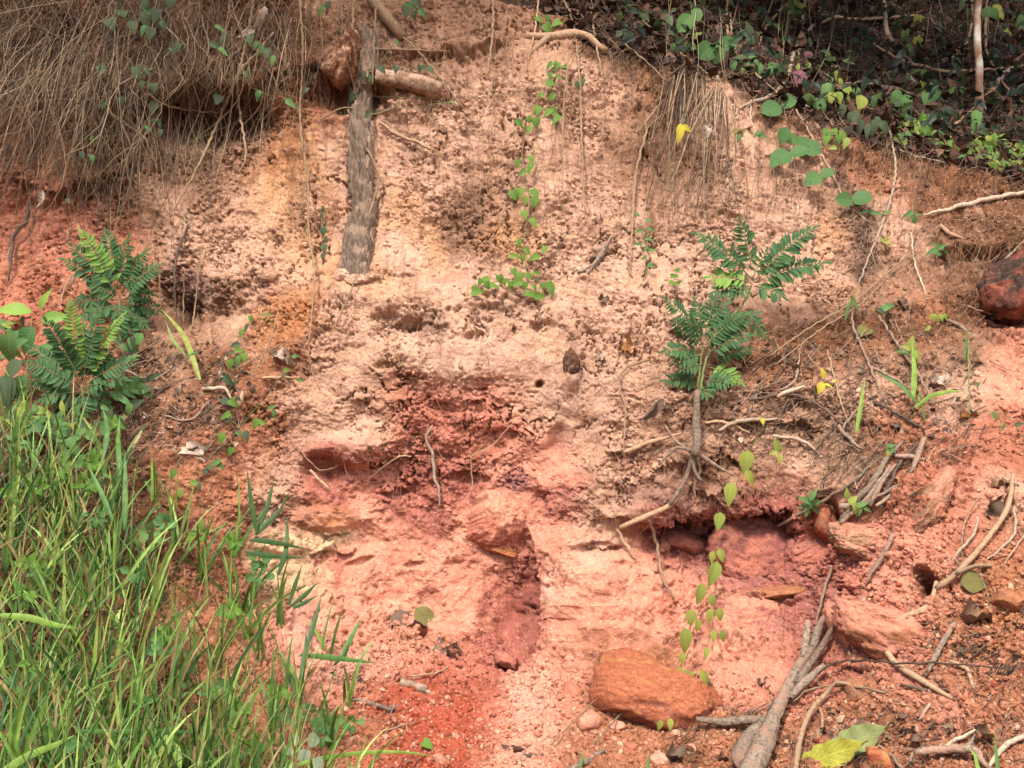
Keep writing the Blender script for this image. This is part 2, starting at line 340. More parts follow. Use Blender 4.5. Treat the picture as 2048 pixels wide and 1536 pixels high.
# breaks: below each line the bank steps back under an overhanging crust, then comes forward again
LIPS = [([(1290, 1052), (1350, 1036), (1420, 1044), (1470, 1034), (1530, 1012), (1592, 1024)], .21, 80, .8),
 ([(1170, 1038), (1240, 1028), (1300, 1040)], .05, 30, .5),
 ([(300, 540), (330, 585), (380, 600), (440, 590), (500, 560), (560, 548)], .06, 40, 1.1),
 ([(640, 548), (700, 556), (760, 548), (840, 556)], .03, 20, .5),
 ([(150, 200), (250, 188), (330, 205), (420, 214), (500, 176), (560, 140), (630, 128), (700, 160), (760, 176), (830, 158), (880, 128)], .10, 60, .9),
 ([(740, 104), (800, 110), (880, 116), (960, 92), (1030, 80)], .07, 30, .6),
 ([(930, 560), (980, 588), (1040, 600), (1100, 590)], .045, 22, .5),
 ([(735, 634), (780, 648), (860, 650), (900, 660)], .05, 22, .5),
 ([(930, 622), (990, 640), (1060, 622)], .05, 20, .5), ([(1060, 640), (1090, 656), (1120, 650)], .04, 16, .5),
 ([(850, 798), (900, 806), (960, 800), (1000, 792)], .035, 20, .5),
 ([(600, 905), (680, 925), (740, 915)], .02, 24, 1.6), ([(760, 890), (830, 930), (900, 960), (960, 930)], .03, 26, 1.6),
 ([(1280, 930), (1340, 925), (1400, 930), (1460, 915), (1530, 930)], .07, 34, .6), ([(1370, 970), (1430, 985), (1500, 975)], .05, 24, .5),
 ([(1400, 828), (1460, 842), (1540, 838), (1600, 850), (1680, 870)], .06, 30, .6), ([(1440, 706), (1520, 716), (1600, 690)], .05, 24, .5),
 ([(1500, 1188), (1560, 1200), (1610, 1186)], .05, 20, .3), ([(630, 1062), (660, 1068), (700, 1062)], .05, 18, .4), ([(600, 1112), (660, 1098), (700, 1110), (720, 1090)], .04, 22, .5),
 ([(1160, 1090), (1210, 1100), (1260, 1092)], .04, 18, .5), ([(880, 1245), (900, 1300), (960, 1320), (1020, 1330)], .03, 20, .5),
 ([(1200, 900), (1260, 905), (1320, 890)], .05, 26, .5), ([(560, 700), (620, 720), (680, 716)], .03, 20, .5), ([(700, 800), (760, 796), (800, 812)], .04, 22, .5),
 ([(1560, 250), (1640, 262), (1700, 300), (1760, 330)], .06, 30, .5), ([(1480, 230), (1560, 240)], .05, 26, .5), ([(1850, 470), (1930, 500), (2040, 490)], .10, 50, .5),
 ([(1940, 640), (2000, 664), (2060, 676)], .06, 60, 1.0), ([(1640, 1330), (1720, 1340), (1800, 1372)], .05, 24, .5), ([(0, 340), (60, 370), (130, 380), (200, 360), (280, 330)], .10, 46, .6),
 ([(880, 1290), (930, 1300), (990, 1296), (1010, 1310)], .04, 20, .5), ([(820, 1262), (850, 1260), (870, 1268)], .03, 14, .4)]
for pts, am, fall, jit in LIPS:
    pts = np.array(pts, float)
    yl = np.interp(PX, pts[:, 0], pts[:, 1]) + jit * (w2 * .42 + 22 * n2 + 10 * n4)
    am = am * np.clip(.75 + 1.5 * n1 + .9 * n2, .15, 1.3)
    dd = PY - yl
    ex = (pts[-1, 0] - pts[0, 0]) * .15 + 8
    side = sstep(pts[0, 0] - 4, pts[0, 0] + ex, PX + w1 * .3) * sstep(pts[-1, 0] + 4, pts[-1, 0] - ex, PX + w1 * .3)
    h += side * am * (-sstep(-1, 3.5, dd) * np.exp(-np.maximum(dd, 0) / fall) + .22 * np.exp(-np.abs(np.minimum(dd, 0)) / (fall * .5)) * (dd < 0))
# the sharp right-hand wall of the red gully
gx = np.interp(PY, [1040, 1080, 1160, 1250, 1330], [1050, 1072, 1086, 1090, 1072]) + 5 * n2
gm = sstep(1040, 1090, PY) * sstep(1370, 1310, PY)
h += gm * .10 * (sstep(-3, 3, PX - gx) * np.exp(-np.maximum(PX - gx, 0) / 60) - .4 * sstep(3, -3, PX - gx) * np.exp(-np.maximum(gx - PX, 0) / 50))
# crust of stones on the loose slopes
f1, f2, rv = cells(X * 60, S * 60, 7)
h += 0.010 * talus * np.clip(.75 - f1, 0, 1) * (rv > .45) * (rv + .2)
f1, f2, rv = cells(X * 24, S * 24, 8)
h += 0.020 * talus * np.clip(.6 - f1, 0, 1) * (rv > .7)
# litter-covered forest floor is rougher and has no ledges
h = h * (1 - floor_m) + floor_m * (0.10 * fbm(X * 2, S * 2, 4, 271) + 0.02 * fbm(X * 20, S * 20, 3, 281))
inview = sstep(3000, 1700, PY)
sd_ = sstep(.1, .45, fbm(X * 2.4, S * 2.4, 3, 291)) * (1 - floor_m)   # scraped, smoother faces among the crumbly ones
h = h * inview
hs = h - fbm(X * 1.3, S * 1.3, 3, 101) * .06

TX = BX + N[..., 0] * h
TY = BY + N[..., 1] * h
TZ = BZ + N[..., 2] * h - 0.25 * np.clip(hs, -.06, .06) * (1 - floor_m) * inview
TN = normals(TX, TY, TZ)
if TN[NR // 2, NC // 2, 1] > 0: TN = -TN

# ------------------------------------------------------------------ lookups on the finished bank
def near(px, py):
    j = int(np.clip(np.searchsorted(GX, px), 1, NC - 1)); i = int(np.clip(np.searchsorted(GY, py), 1, NR - 1))
    if abs(GX[j - 1] - px) < abs(GX[j] - px): j -= 1
    if abs(GY[i - 1] - py) < abs(GY[i] - py): i -= 1
    return i, j
def at(px, py, off=0.0):
    """the point of the bank at this image pixel, lifted off it towards the open side by `off` metres"""
    i, j = near(px, py)
    y = TY[i, j] - off
    return Vector(((px - 1024) / 2048 * y, y, CAMZ - (py - 768) / 2048 * y))
def at_floor(px, py, off=0.0):
    """same, from the smooth bank so that a long thing does not jump over every crumb"""
    i, j = near(px, py)
    a, b = max(i - 6, 0), max(j - 6, 0)
    y = float(TY[a:i + 7, b:j + 7].mean()) - off
    return Vector(((px - 1024) / 2048 * y, y, CAMZ - (py - 768) / 2048 * y))
def nrm(px, py):
    i, j = near(px, py)
    v = TN[max(i - 5, 0):i + 6, max(j - 5, 0):j + 6].reshape(-1, 3).mean(0)
    return Vector(v).normalized()
def m_per_px(px, py):
    i, j = near(px, py)
    return float(TY[i, j]) / 2048

# ------------------------------------------------------------------ mesh helpers
def mesh_np(name, co, quads=None, tris=None, smooth=True):
    me = bpy.data.meshes.new(name)
    co = np.asarray(co, np.float32)
    me.vertices.add(len(co)); me.vertices.foreach_set("co", co.ravel())
    fs, st, tot = [], 0, []
    loops = []
    if quads is not None and len(quads): loops.append(np.asarray(quads, np.int32).ravel()); tot += [4] * len(quads)
    if tris is not None and len(tris): loops.append(np.asarray(tris, np.int32).ravel()); tot += [3] * len(tris)
    loops = np.concatenate(loops); tot = np.array(tot, np.int32)
    start = np.concatenate([[0], np.cumsum(tot)[:-1]]).astype(np.int32)
    me.loops.add(len(loops)); me.loops.foreach_set("vertex_index", loops)
    me.polygons.add(len(tot)); me.polygons.foreach_set("loop_start", start); me.polygons.foreach_set("loop_total", tot)
    me.polygons.foreach_set("use_smooth", np.full(len(tot), smooth, bool))
    me.update(); me.validate()
    return me
def set_col(me, rgb, name="tint"):
    a = me.color_attributes.new(name, 'FLOAT_COLOR', 'POINT')
    rgba = np.ones((len(rgb), 4), np.float32); rgba[:, :3] = rgb
    a.data.foreach_set("color", rgba.ravel())

# ------------------------------------------------------------------ materials
def nodes(name):
    m = bpy.data.materials.new(name); m.use_nodes = True
    nt = m.node_tree; nt.nodes.clear()
    out = nt.nodes.new("ShaderNodeOutputMaterial")
    return m, nt, out
def N_(nt, t, **kw):
    n = nt.nodes.new(t)
    for k_, v in kw.items():
        if k_ in n.inputs.keys(): n.inputs[k_].default_value = v
        else: setattr(n, k_, v)
    return n
def L_(nt, a, b): nt.links.new(a, b)

def earth_material(name, attr="tint", base=None, bump=0.9, scale=1.0, grain=(.72, 1.28), quartz=.30):
    m, nt, out = nodes(name)
    p = N_(nt, "ShaderNodeBsdfPrincipled", Roughness=.97)
    p.inputs["Specular IOR Level"].default_value = .12
    tc = N_(nt, "ShaderNodeTexCoord")
    if base is None:
        a = N_(nt, "ShaderNodeAttribute", attribute_name=attr); csrc = a.outputs["Color"]
    else:
        a = N_(nt, "ShaderNodeRGB"); a.outputs[0].default_value = (*base, 1); csrc = a.outputs[0]
    n1 = N_(nt, "ShaderNodeTexNoise", Scale=260 * scale, Detail=5.0, Roughness=.7)
    n2 = N_(nt, "ShaderNodeTexNoise", Scale=55 * scale, Detail=5.0, Roughness=.6)
    vo = N_(nt, "ShaderNodeTexVoronoi", Scale=120 * scale)
    for n in (n1, n2, vo): L_(nt, tc.outputs["Object"], n.inputs["Vector"])
    r1 = N_(nt, "ShaderNodeMapRange"); r1.inputs["From Min"].default_value = .32; r1.inputs["From Max"].default_value = .68
    r1.inputs["To Min"].default_value = grain[0]; r1.inputs["To Max"].default_value = grain[1]
    L_(nt, n1.outputs["Fac"], r1.inputs["Value"])
    r2 = N_(nt, "ShaderNodeMapRange"); r2.inputs["From Min"].default_value = .3; r2.inputs["From Max"].default_value = .7
    r2.inputs["To Min"].default_value = .86; r2.inputs["To Max"].default_value = 1.14
    L_(nt, n2.outputs["Fac"], r2.inputs["Value"])
    mu = N_(nt, "ShaderNodeMath", operation='MULTIPLY'); L_(nt, r1.outputs[0], mu.inputs[0]); L_(nt, r2.outputs[0], mu.inputs[1])
    vm = N_(nt, "ShaderNodeVectorMath", operation='SCALE'); L_(nt, csrc, vm.inputs[0]); L_(nt, mu.outputs[0], vm.inputs["Scale"])
    # scattered pale quartz grains
    rg = N_(nt, "ShaderNodeMapRange"); rg.inputs["From Min"].default_value = .90; rg.inputs["From Max"].default_value = .96
    sep = N_(nt, "ShaderNodeSeparateColor"); L_(nt, vo.outputs["Color"], sep.inputs[0]); L_(nt, sep.outputs[0], rg.inputs["Value"])
    mx = N_(nt, "ShaderNodeMix", data_type='RGBA'); mx.inputs["B"].default_value = (.62, .42, .30, 1)
    m3 = N_(nt, "ShaderNodeMath", operation='MULTIPLY'); m3.inputs[1].default_value = quartz
    L_(nt, rg.outputs[0], m3.inputs[0]); L_(nt, m3.outputs[0], mx.inputs["Factor"]); L_(nt, vm.outputs[0], mx.inputs["A"])
    L_(nt, mx.outputs["Result"], p.inputs["Base Color"])
    ad = N_(nt, "ShaderNodeMath", operation='MULTIPLY_ADD'); ad.inputs[1].default_value = .5
    L_(nt, n1.outputs["Fac"], ad.inputs[0]); L_(nt, n2.outputs["Fac"], ad.inputs[2])
    ad2 = N_(nt, "ShaderNodeMath", operation='MULTIPLY_ADD'); ad2.inputs[1].default_value = -.35
    L_(nt, vo.outputs["Distance"], ad2.inputs[0]); L_(nt, ad.outputs[0], ad2.inputs[2])
    bp = N_(nt, "ShaderNodeBump", Strength=bump, Distance=.008)
    L_(nt, ad2.outputs[0], bp.inputs["Height"]); L_(nt, bp.outputs[0], p.inputs["Normal"])
    L_(nt, p.outputs[0], out.inputs[0])
    return m

MAT = {}
MAT['earth'] = earth_material("bare_earth")

ii = (np.arange(NR - 1)[:, None] * NC + np.arange(NC - 1)[None, :]).ravel()
quads = np.stack([ii, ii + NC, ii + NC + 1, ii + 1], -1)
tm = mesh_np("earth_bank", np.stack([TX, TY, TZ], -1).reshape(-1, 3), quads)
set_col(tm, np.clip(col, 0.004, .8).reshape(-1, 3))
tm.materials.append(MAT['earth'])
terrain = bpy.data.objects.new("earth_bank", tm); C.objects.link(terrain); terrain["kind"] = "structure"
terrain["label"] = "crumbling bank of tan, pink and red laterite earth"

# ground behind and beside the camera
gm_ = mesh_np("ground", [(-60, -60, -.02), (60, -60, -.02), (60, 60, -.02), (-60, 60, -.02)], [(0, 1, 2, 3)])
MAT['ground'] = earth_material("trodden_earth", base=(.20, .105, .06), scale=.5)
gm_.materials.append(MAT['ground'])
ground = bpy.data.objects.new("ground", gm_); C.objects.link(ground); ground["kind"] = "structure"
ground["label"] = "bare brown earth around the foot of the bank"

# ------------------------------------------------------------------ loose crumbs of earth lying on the bank (too many to count)
t_ = (1 + 5 ** .5) / 2
ICO = np.array([(-1, t_, 0), (1, t_, 0), (-1, -t_, 0), (1, -t_, 0), (0, -1, t_), (0, 1, t_), (0, -1, -t_), (0, 1, -t_), (t_, 0, -1), (t_, 0, 1), (-t_, 0, -1), (-t_, 0, 1)], float) / 1.902
ICF = np.array([(0, 11, 5), (0, 5, 1), (0, 1, 7), (0, 7, 10), (0, 10, 11), (1, 5, 9), (5, 11, 4), (11, 10, 2), (10, 7, 6), (7, 1, 8), (3, 9, 4), (3, 4, 2), (3, 2, 6), (3, 6, 8), (3, 8, 9), (4, 9, 5), (2, 4, 11), (6, 2, 10), (8, 6, 7), (9, 8, 1)])
def crumbs(name, label, n, prob, lo, hi, bright=(.8, 1.25), pal=None, sink=.2, pwr=2.6):
    ok = np.zeros(prob.shape, bool); a0, a1 = np.searchsorted(GY, [-30, 1700]); b0, b1 = np.searchsorted(GX, [-60, 2110])
    ok[a0:a1, b0:b1] = True
    p = (prob * ok).ravel(); p = p / p.sum()
    idx = rng.choice(len(p), n, p=p)
    P = np.stack([TX, TY, TZ], -1).reshape(-1, 3)[idx]; Nn = TN.reshape(-1, 3)[idx]; cc = col.reshape(-1, 3)[idx]
    r = lo + (hi - lo) * rng.random(n) ** pwr
    sh = ICO[None] * (0.72 + .56 * rng.random((n, 12, 1))) * (0.65 + .7 * rng.random((n, 1, 3)))
    A = rng.normal(size=(n, 3, 3)); Q, _ = np.linalg.qr(A)
    V = np.einsum('nij,nkj->nki', Q, sh) * r[:, None, None] + (P + Nn * r[:, None] * (.5 - sink))[:, None, :]
    F = (ICF[None] + (np.arange(n) * 12)[:, None, None]).reshape(-1, 3)
    me = mesh_np(name, V.reshape(-1, 3), tris=F, smooth=False)
    b = (bright[0] + (bright[1] - bright[0]) * rng.random((n, 1)))
    c = cc * b
    if pal is not None:
        sel = rng.random(n) < pal[1]; cs = np.array([lin(x) * ALB for x in pal[0]])[rng.integers(0, len(pal[0]), n)]
        c = np.where(sel[:, None], cs * b, c)
    set_col(me, np.repeat(np.clip(c, .01, .75), 12, axis=0))
    me.materials.append(MAT['earth'])
    o = bpy.data.objects.new(name, me); C.objects.link(o); o["kind"] = "stuff"; o["label"] = label
    return o
up_n = np.clip(TN[..., 2], 0, 1)
crumbs("earth_crumbs", "small crumbs of tan and red earth stuck all over the bank", 20000, rough ** 1.5 * (.3 + cm) * (1 - floor_m) * (.25 + up_n), .003, .013)
grav = np.maximum(talus, ell(700, 1330, 130, 60)) * (.2 + np.clip(.5 + n1 + n2, 0, 1.5)) * (1 - ell(1180, 1120, 260, 160)) * (TY < 4.6) * sstep(560, 700, PX + w1 * .5)
crumbs("gravel", "fine orange and pink gravel on the loose soil at the foot of the bank", 15000, grav, .0025, .012,
       pal=([(214, 158, 130), (200, 126, 96), (218, 172, 140), (184, 104, 78)], .35), pwr=3.5)

# ================================================================== builders for everything that stands, lies or hangs on the bank
def thing(name, label, cat, loc, group=None):
    o = bpy.data.objects.new(name, None); C.objects.link(o); o.location = loc
    o.empty_display_size = .05
    o["label"] = label; o["category"] = cat
    if group: o["group"] = group
    return o
def part(name, me, parent, loc=None, mat=None, label=None):
    """a mesh object under its thing; mesh coordinates are world coordinates minus the thing's place when loc is None"""
    o = bpy.data.objects.new(name, me); C.objects.link(o); o.parent = parent
    if loc is not None: o.location = loc
    if mat is not None and not me.materials: me.materials.append(mat)
    if label: o["label"] = label
    return o
def solo(name, me, label, cat, loc, mat=None, group=None):
    o = bpy.data.objects.new(name, me); C.objects.link(o); o.location = loc
    if mat is not None and not me.materials: me.materials.append(mat)
    o["label"] = label; o["category"] = cat
    if group: o["group"] = group
    return o

def smooth_path(P, step):
    P = [Vector(p) for p in P]
    if len(P) == 2: P = [P[0], (P[0] + P[1]) / 2, P[1]]
    Q = [2 * P[0] - P[1]] + P + [2 * P[-1] - P[-2]]
    out, ts = [], []
    n = len(P) - 1
    for i in range(n):
        a, b, c, d = Q[i:i + 4]
        m = max(1, int((c - b).length / step))
        for k_ in range(m):
            t = k_ / m
            out.append(.5 * ((2 * b) + (c - a) * t + (2 * a - 5 * b + 4 * c - d) * t * t + (3 * b - a - 3 * c + d) * t ** 3))
            ts.append((i + t) / n)
    out.append(P[-1]); ts.append(1.0)
    return out, ts

def tube(P, rad, sides=6, lump=.12, ridges=0, bend=0, taper_end=True, seed=0, ref=(0, 0, 0)):
    """verts/faces of a tapered, lumpy limb along P; rad = list of radii along it"""
    rd = random.Random(seed)
    rmax = max(rad)
    pts, ts = smooth_path(P, max(rmax * 1.6, .012))
    if bend:
        ph = rd.random() * 6
        for i in range(1, len(pts) - 1):
            pts[i] = pts[i] + Vector((math.sin(i * 1.3 + ph) + rd.uniform(-1, 1), 0, math.cos(i * 1.1 + ph) + rd.uniform(-1, 1))) * bend
    V, F, U = [], [], []
    up = Vector((0.3, 1, .2)).normalized(); ref = Vector(ref)
    prev = None
    for i, p in enumerate(pts):
        t = (pts[min(i + 1, len(pts) - 1)] - pts[max(i - 1, 0)])
        t = t.normalized() if t.length > 1e-9 else Vector((0, 0, 1))
        if prev is None: s = t.cross(up)
        else: s = prev - t * prev.dot(t)
        if s.length < 1e-6: s = t.orthogonal()
        s.normalize(); prev = s; u = t.cross(s)
        r = float(np.interp(ts[i], np.linspace(0, 1, len(rad)), rad))
        for k_ in range(sides):
            a = 2 * math.pi * k_ / sides
            rr = r * (1 + lump * rd.uniform(-1, 1) + (ridges * (.5 if k_ % 2 else -.5)))
            V.append(p + (s * math.cos(a) + u * math.sin(a)) * rr - ref)
    n = len(pts)
    for i in range(n - 1):
        for k_ in range(sides):
            a = i * sides + k_; b = i * sides + (k_ + 1) % sides
            F.append((a, b, b + sides, a + sides))
    c0 = len(V); V.append(pts[0] - ref); c1 = len(V); V.append(pts[-1] - ref)
    for k_ in range(sides):
        F.append((c0, (k_ + 1) % sides, k_)); F.append((c1, (n - 1) * sides + k_, (n - 1) * sides + (k_ + 1) % sides))
    return V, F
def pymesh(name, V, F, smooth=True):
    me = bpy.data.meshes.new(name); me.from_pydata([tuple(v) for v in V], [], F)
    me.polygons.foreach_set("use_smooth", [smooth] * len(me.polygons)); me.update()
    return me
def join(*vf):
    V, F = [], []
    for v, f in vf:
        k_ = len(V); V += list(v); F += [tuple(i + k_ for i in q) for q in f]
    return V, F

# vectorised look-up of the surface
TYs = TY.copy()
kk = np.exp(-0.5 * (np.arange(-8, 9) / 4.) ** 2); kk /= kk.sum()
pp = np.pad(TY, 8, mode='edge')
TYs = sum(kk[i] * pp[:, i:i + NC] for i in range(17)); TYs = sum(kk[i] * TYs[i:i + NR] for i in range(17))
def vlook(tab, px, py):
    j = np.clip(np.searchsorted(GX, px), 0, NC - 1); i = np.clip(np.searchsorted(GY, py), 0, NR - 1)
    return tab[i, j]
def trace(pts, off=.01, step=14, lift=None):
    """world path of a stem that follows these image pixels over the bank; off in metres"""
    q = [(p[0], p[1], (p[2] if len(p) > 2 else off)) for p in pts]
    qq, _ = smooth_path([Vector(a) for a in [(x, y, o * 1000) for x, y, o in q]], step)
    px = np.array([v.x for v in qq]); py = np.array([v.y for v in qq]); of = np.array([v.z for v in qq]) / 1000
    y = vlook(TYs, px, py); loc = vlook(TY, px, py)
    y = np.minimum(y, loc + .004) - of
    k3 = np.array([1, 2, 3, 2, 1]) / 9
    ys = np.convolve(np.pad(y, 2, mode='edge'), k3, 'valid')
    ys = np.minimum(ys, loc - np.minimum(of, .003)) if len(ys) > 2 else ys
    ys = np.convolve(np.pad(ys, 2, mode='edge'), k3, 'valid')
    return [Vector(((a - 1024) / 2048 * d, d, CAMZ - (b - 768) / 2048 * d)) for a, b, d in zip(px, py, ys)]
def w3(px, py, y): return Vector(((px - 1024) / 2048 * y, y, CAMZ - (py - 768) / 2048 * y))

# ------------------------------------------------------------------ labels that single one thing out
LM = [("the orange boulder", 1298, 1395), ("the half buried trunk", 722, 350), ("the pale lichened sapling", 1957, 110), ("the dark hollow under the crust", 1420, 1060),
      ("the leaning feathery seedling", 1440, 690), ("the hanging pink boulder", 985, 1040), ("the forked dead branch", 1590, 1370), ("the dark red rock", 2005, 590),
      ("the forked pale branch", 1130, 80), ("the upper feathery shrub", 215, 560), ("the lower feathery shrub", 150, 740), ("the heart leaved creeper", 1060, 380),
      ("the big yellowing fallen leaf", 1690, 1485), ("the rolled bark piece", 830, 1376), ("the red gully", 1035, 1230), ("the small pink slab", 1720, 1090),
      ("the big undercut slab", 1790, 1290), ("the yellow earth patch", 590, 1090), ("the hanging yellowish vine", 1420, 1200), ("the curtain of dry stems", 200, 220),
      ("the sawn log stub", 830, 168), ("the white root in the red hollow", 865, 930), ("the burrow hole", 1850, 1172), ("the red soil patch", 880, 1440),
      ("the purple leaf", 1601, 156), ("the round leaved creeper", 1590, 285), ("the bundle of hanging roots", 1370, 240), ("the bare seedling stem", 1393, 850),
      ("the brown ledge", 1640, 700), ("the leaf litter ramp", 400, 770), ("the tall grass", 260, 1250), ("the grassy corner", 80, 1440), ("the fallen stick pile", 1760, 960),
      ("the curled dark leaf", 1313, 821), ("the purple stone face", 1500, 1230), ("the tan buttress", 1200, 780)]
USED = {}
def lab(phrase, px, py, group=None):
    L = sorted(LM, key=lambda l: math.hypot(l[1] - px, l[2] - py))
    def rel(l):
        dx, dy = px - l[1], py - l[2]; d = math.hypot(dx, dy)
        near_ = "just " if d < 70 else ("well " if d > 230 else "")
        if abs(dy) > abs(dx) * 1.2: return near_ + ("below " if dy > 0 else "above ")
        if d < 70: return "close beside "
        return near_ + ("to the right of " if dx > 0 else "to the left of ")
    cands = [f"{phrase} {rel(L[0])}{L[0][0]}", f"{phrase} {rel(L[1])}{L[1][0]}", f"{phrase} between {L[0][0]} and {L[1][0]}", f"{phrase} {rel(L[2])}{L[2][0]}",
             f"{phrase} between {L[0][0]} and {L[2][0]}", f"{phrase} between {L[1][0]} and {L[2][0]}", f"{phrase} {rel(L[3])}{L[3][0]}", f"{phrase} between {L[0][0]} and {L[3][0]}",
             f"{phrase} between {L[1][0]} and {L[3][0]}", f"{phrase} {rel(L[4])}{L[4][0]}", f"{phrase} between {L[0][0]} and {L[4][0]}", f"{phrase} {rel(L[5])}{L[5][0]}"]
    cands += [f"small {c_}" for c_ in cands[:3]] if not phrase.startswith(("small", "large")) else []
    for c_ in cands:
        if len(c_.split()) <= 16 and c_ not in USED:
            USED[c_] = 1; return c_
    for ad in ('dim', 'loose', 'trailing', 'little', 'slender', 'dusty'):
        for c_ in cands[:8]:
            c_ = ad + ' ' + c_
            if len(c_.split()) <= 16 and c_ not in USED:
                USED[c_] = 1; return c_
    for c_ in cands:
        if len(c_.split()) <= 16: return c_
    return phrase

# ------------------------------------------------------------------ materials of plants, wood, stone
def leaf_mat(name, c1, c2, trans=.3, vein=.35, rough=.45, hv=.5, dead=False):
    """c1..c2: colours between which single leaves vary"""
    m, nt, out = nodes(name)
    tc = N_(nt, "ShaderNodeTexCoord"); oi = N_(nt, "ShaderNodeObjectInfo")
    no = N_(nt, "ShaderNodeTexNoise", Scale=38.0 if not dead else 60.0, Detail=4.0); L_(nt, tc.outputs["Object"], no.inputs["Vector"])
    mix = N_(nt, "ShaderNodeMix", data_type='RGBA'); mix.inputs["A"].default_value = (*c1, 1); mix.inputs["B"].default_value = (*c2, 1)
    ma = N_(nt, "ShaderNodeMath", operation='MULTIPLY_ADD'); ma.inputs[1].default_value = .7; L_(nt, oi.outputs["Random"], ma.inputs[0])
    mb = N_(nt, "ShaderNodeMath", operation='MULTIPLY_ADD'); mb.inputs[1].default_value = 1.4; mb.inputs[2].default_value = -.55
    L_(nt, no.outputs["Fac"], mb.inputs[0]); L_(nt, mb.outputs[0], ma.inputs[2])
    cl = N_(nt, "ShaderNodeClamp"); L_(nt, ma.outputs[0], cl.inputs[0]); L_(nt, cl.outputs[0], mix.inputs["Factor"])
    # veins from the leaf's own length and width
    sx_ = N_(nt, "ShaderNodeSeparateXYZ"); L_(nt, tc.outputs["UV"], sx_.inputs[0])
    ab = N_(nt, "ShaderNodeMath", operation='SUBTRACT'); ab.inputs[1].default_value = .5; L_(nt, sx_.outputs[0], ab.inputs[0])
    ab2 = N_(nt, "ShaderNodeMath", operation='ABSOLUTE'); L_(nt, ab.outputs[0], ab2.inputs[0])
    dv = N_(nt, "ShaderNodeMath", operation='MULTIPLY_ADD'); dv.inputs[1].default_value = -.55; L_(nt, ab2.outputs[0], dv.inputs[0]); L_(nt, sx_.outputs[1], dv.inputs[2])
    sn = N_(nt, "ShaderNodeMath", operation='MULTIPLY'); sn.inputs[1].default_value = 52; L_(nt, dv.outputs[0], sn.inputs[0])
    s2 = N_(nt, "ShaderNodeMath", operation='SINE'); L_(nt, sn.outputs[0], s2.inputs[0])
    r1 = N_(nt, "ShaderNodeMapRange"); r1.inputs["From Min"].default_value = .72; r1.inputs["From Max"].default_value = 1; L_(nt, s2.outputs[0], r1.inputs["Value"])
    r2 = N_(nt, "ShaderNodeMapRange"); r2.inputs["From Min"].default_value = .035; r2.inputs["From Max"].default_value = .0; L_(nt, ab2.outputs[0], r2.inputs["Value"])
    mxv = N_(nt, "ShaderNodeMath", operation='MAXIMUM'); 
    h1 = N_(nt, "ShaderNodeMath", operation='MULTIPLY'); h1.inputs[1].default_value = .55; L_(nt, r1.outputs[0], h1.inputs[0])
    L_(nt, h1.outputs[0], mxv.inputs[0]); L_(nt, r2.outputs[0], mxv.inputs[1])
    vs = N_(nt, "ShaderNodeMath", operation='MULTIPLY'); vs.inputs[1].default_value = vein; L_(nt, mxv.outputs[0], vs.inputs[0])
    mv = N_(nt, "ShaderNodeMix", data_type='RGBA'); L_(nt, mix.outputs["Result"], mv.inputs["A"])
    vc = [min(1, x * (1.9 if not dead else .5) + (.03 if not dead else 0)) for x in c2]; mv.inputs["B"].default_value = (*vc, 1); L_(nt, vs.outputs[0], mv.inputs["Factor"])
    p = N_(nt, "ShaderNodeBsdfPrincipled", Roughness=rough + .12); p.inputs["Specular IOR Level"].default_value = .22 if not dead else .08
    L_(nt, mv.outputs["Result"], p.inputs["Base Color"])
    bp = N_(nt, "ShaderNodeBump", Strength=.5, Distance=.002); bp.invert = True; L_(nt, mxv.outputs[0], bp.inputs["Height"]); L_(nt, bp.outputs[0], p.inputs["Normal"])
    tr = N_(nt, "ShaderNodeBsdfTranslucent"); L_(nt, mv.outputs["Result"], tr.inputs["Color"])
    ms = N_(nt, "ShaderNodeMixShader"); ms.inputs[0].default_value = trans
    L_(nt, p.outputs[0], ms.inputs[1]); L_(nt, tr.outputs[0], ms.inputs[2]); L_(nt, ms.outputs[0], out.inputs[0])
    return m
def tint_mat(name, rough=.6, trans=.25, mottled=False):
    """for joined vegetation whose colour varies from blade to blade (attribute on the mesh)"""
    m, nt, out = nodes(name)
    a = N_(nt, "ShaderNodeAttribute", attribute_name="tint")
    tc = N_(nt, "ShaderNodeTexCoord"); no = N_(nt, "ShaderNodeTexNoise", Scale=30.0, Detail=3.0); L_(nt, tc.outputs["Object"], no.inputs["Vector"])
    r = N_(nt, "ShaderNodeMapRange"); r.inputs["From Min"].default_value = .3; r.inputs["From Max"].default_value = .7; r.inputs["To Min"].default_value = .75; r.inputs["To Max"].default_value = 1.25
    L_(nt, no.outputs["Fac"], r.inputs["Value"])
    vm = N_(nt, "ShaderNodeVectorMath", operation='SCALE'); L_(nt, a.outputs["Color"], vm.inputs[0]); L_(nt, r.outputs[0], vm.inputs["Scale"])
    p = N_(nt, "ShaderNodeBsdfPrincipled", Roughness=rough); p.inputs["Specular IOR Level"].default_value = .3
    L_(nt, vm.outputs[0], p.inputs["Base Color"])
    tr = N_(nt, "ShaderNodeBsdfTranslucent"); L_(nt, vm.outputs[0], tr.inputs["Color"])
    ms = N_(nt, "ShaderNodeMixShader"); ms.inputs[0].default_value = trans
    L_(nt, p.outputs[0], ms.inputs[1]); L_(nt, tr.outputs[0], ms.inputs[2]); L_(nt, ms.outputs[0], out.inputs[0])
    return m
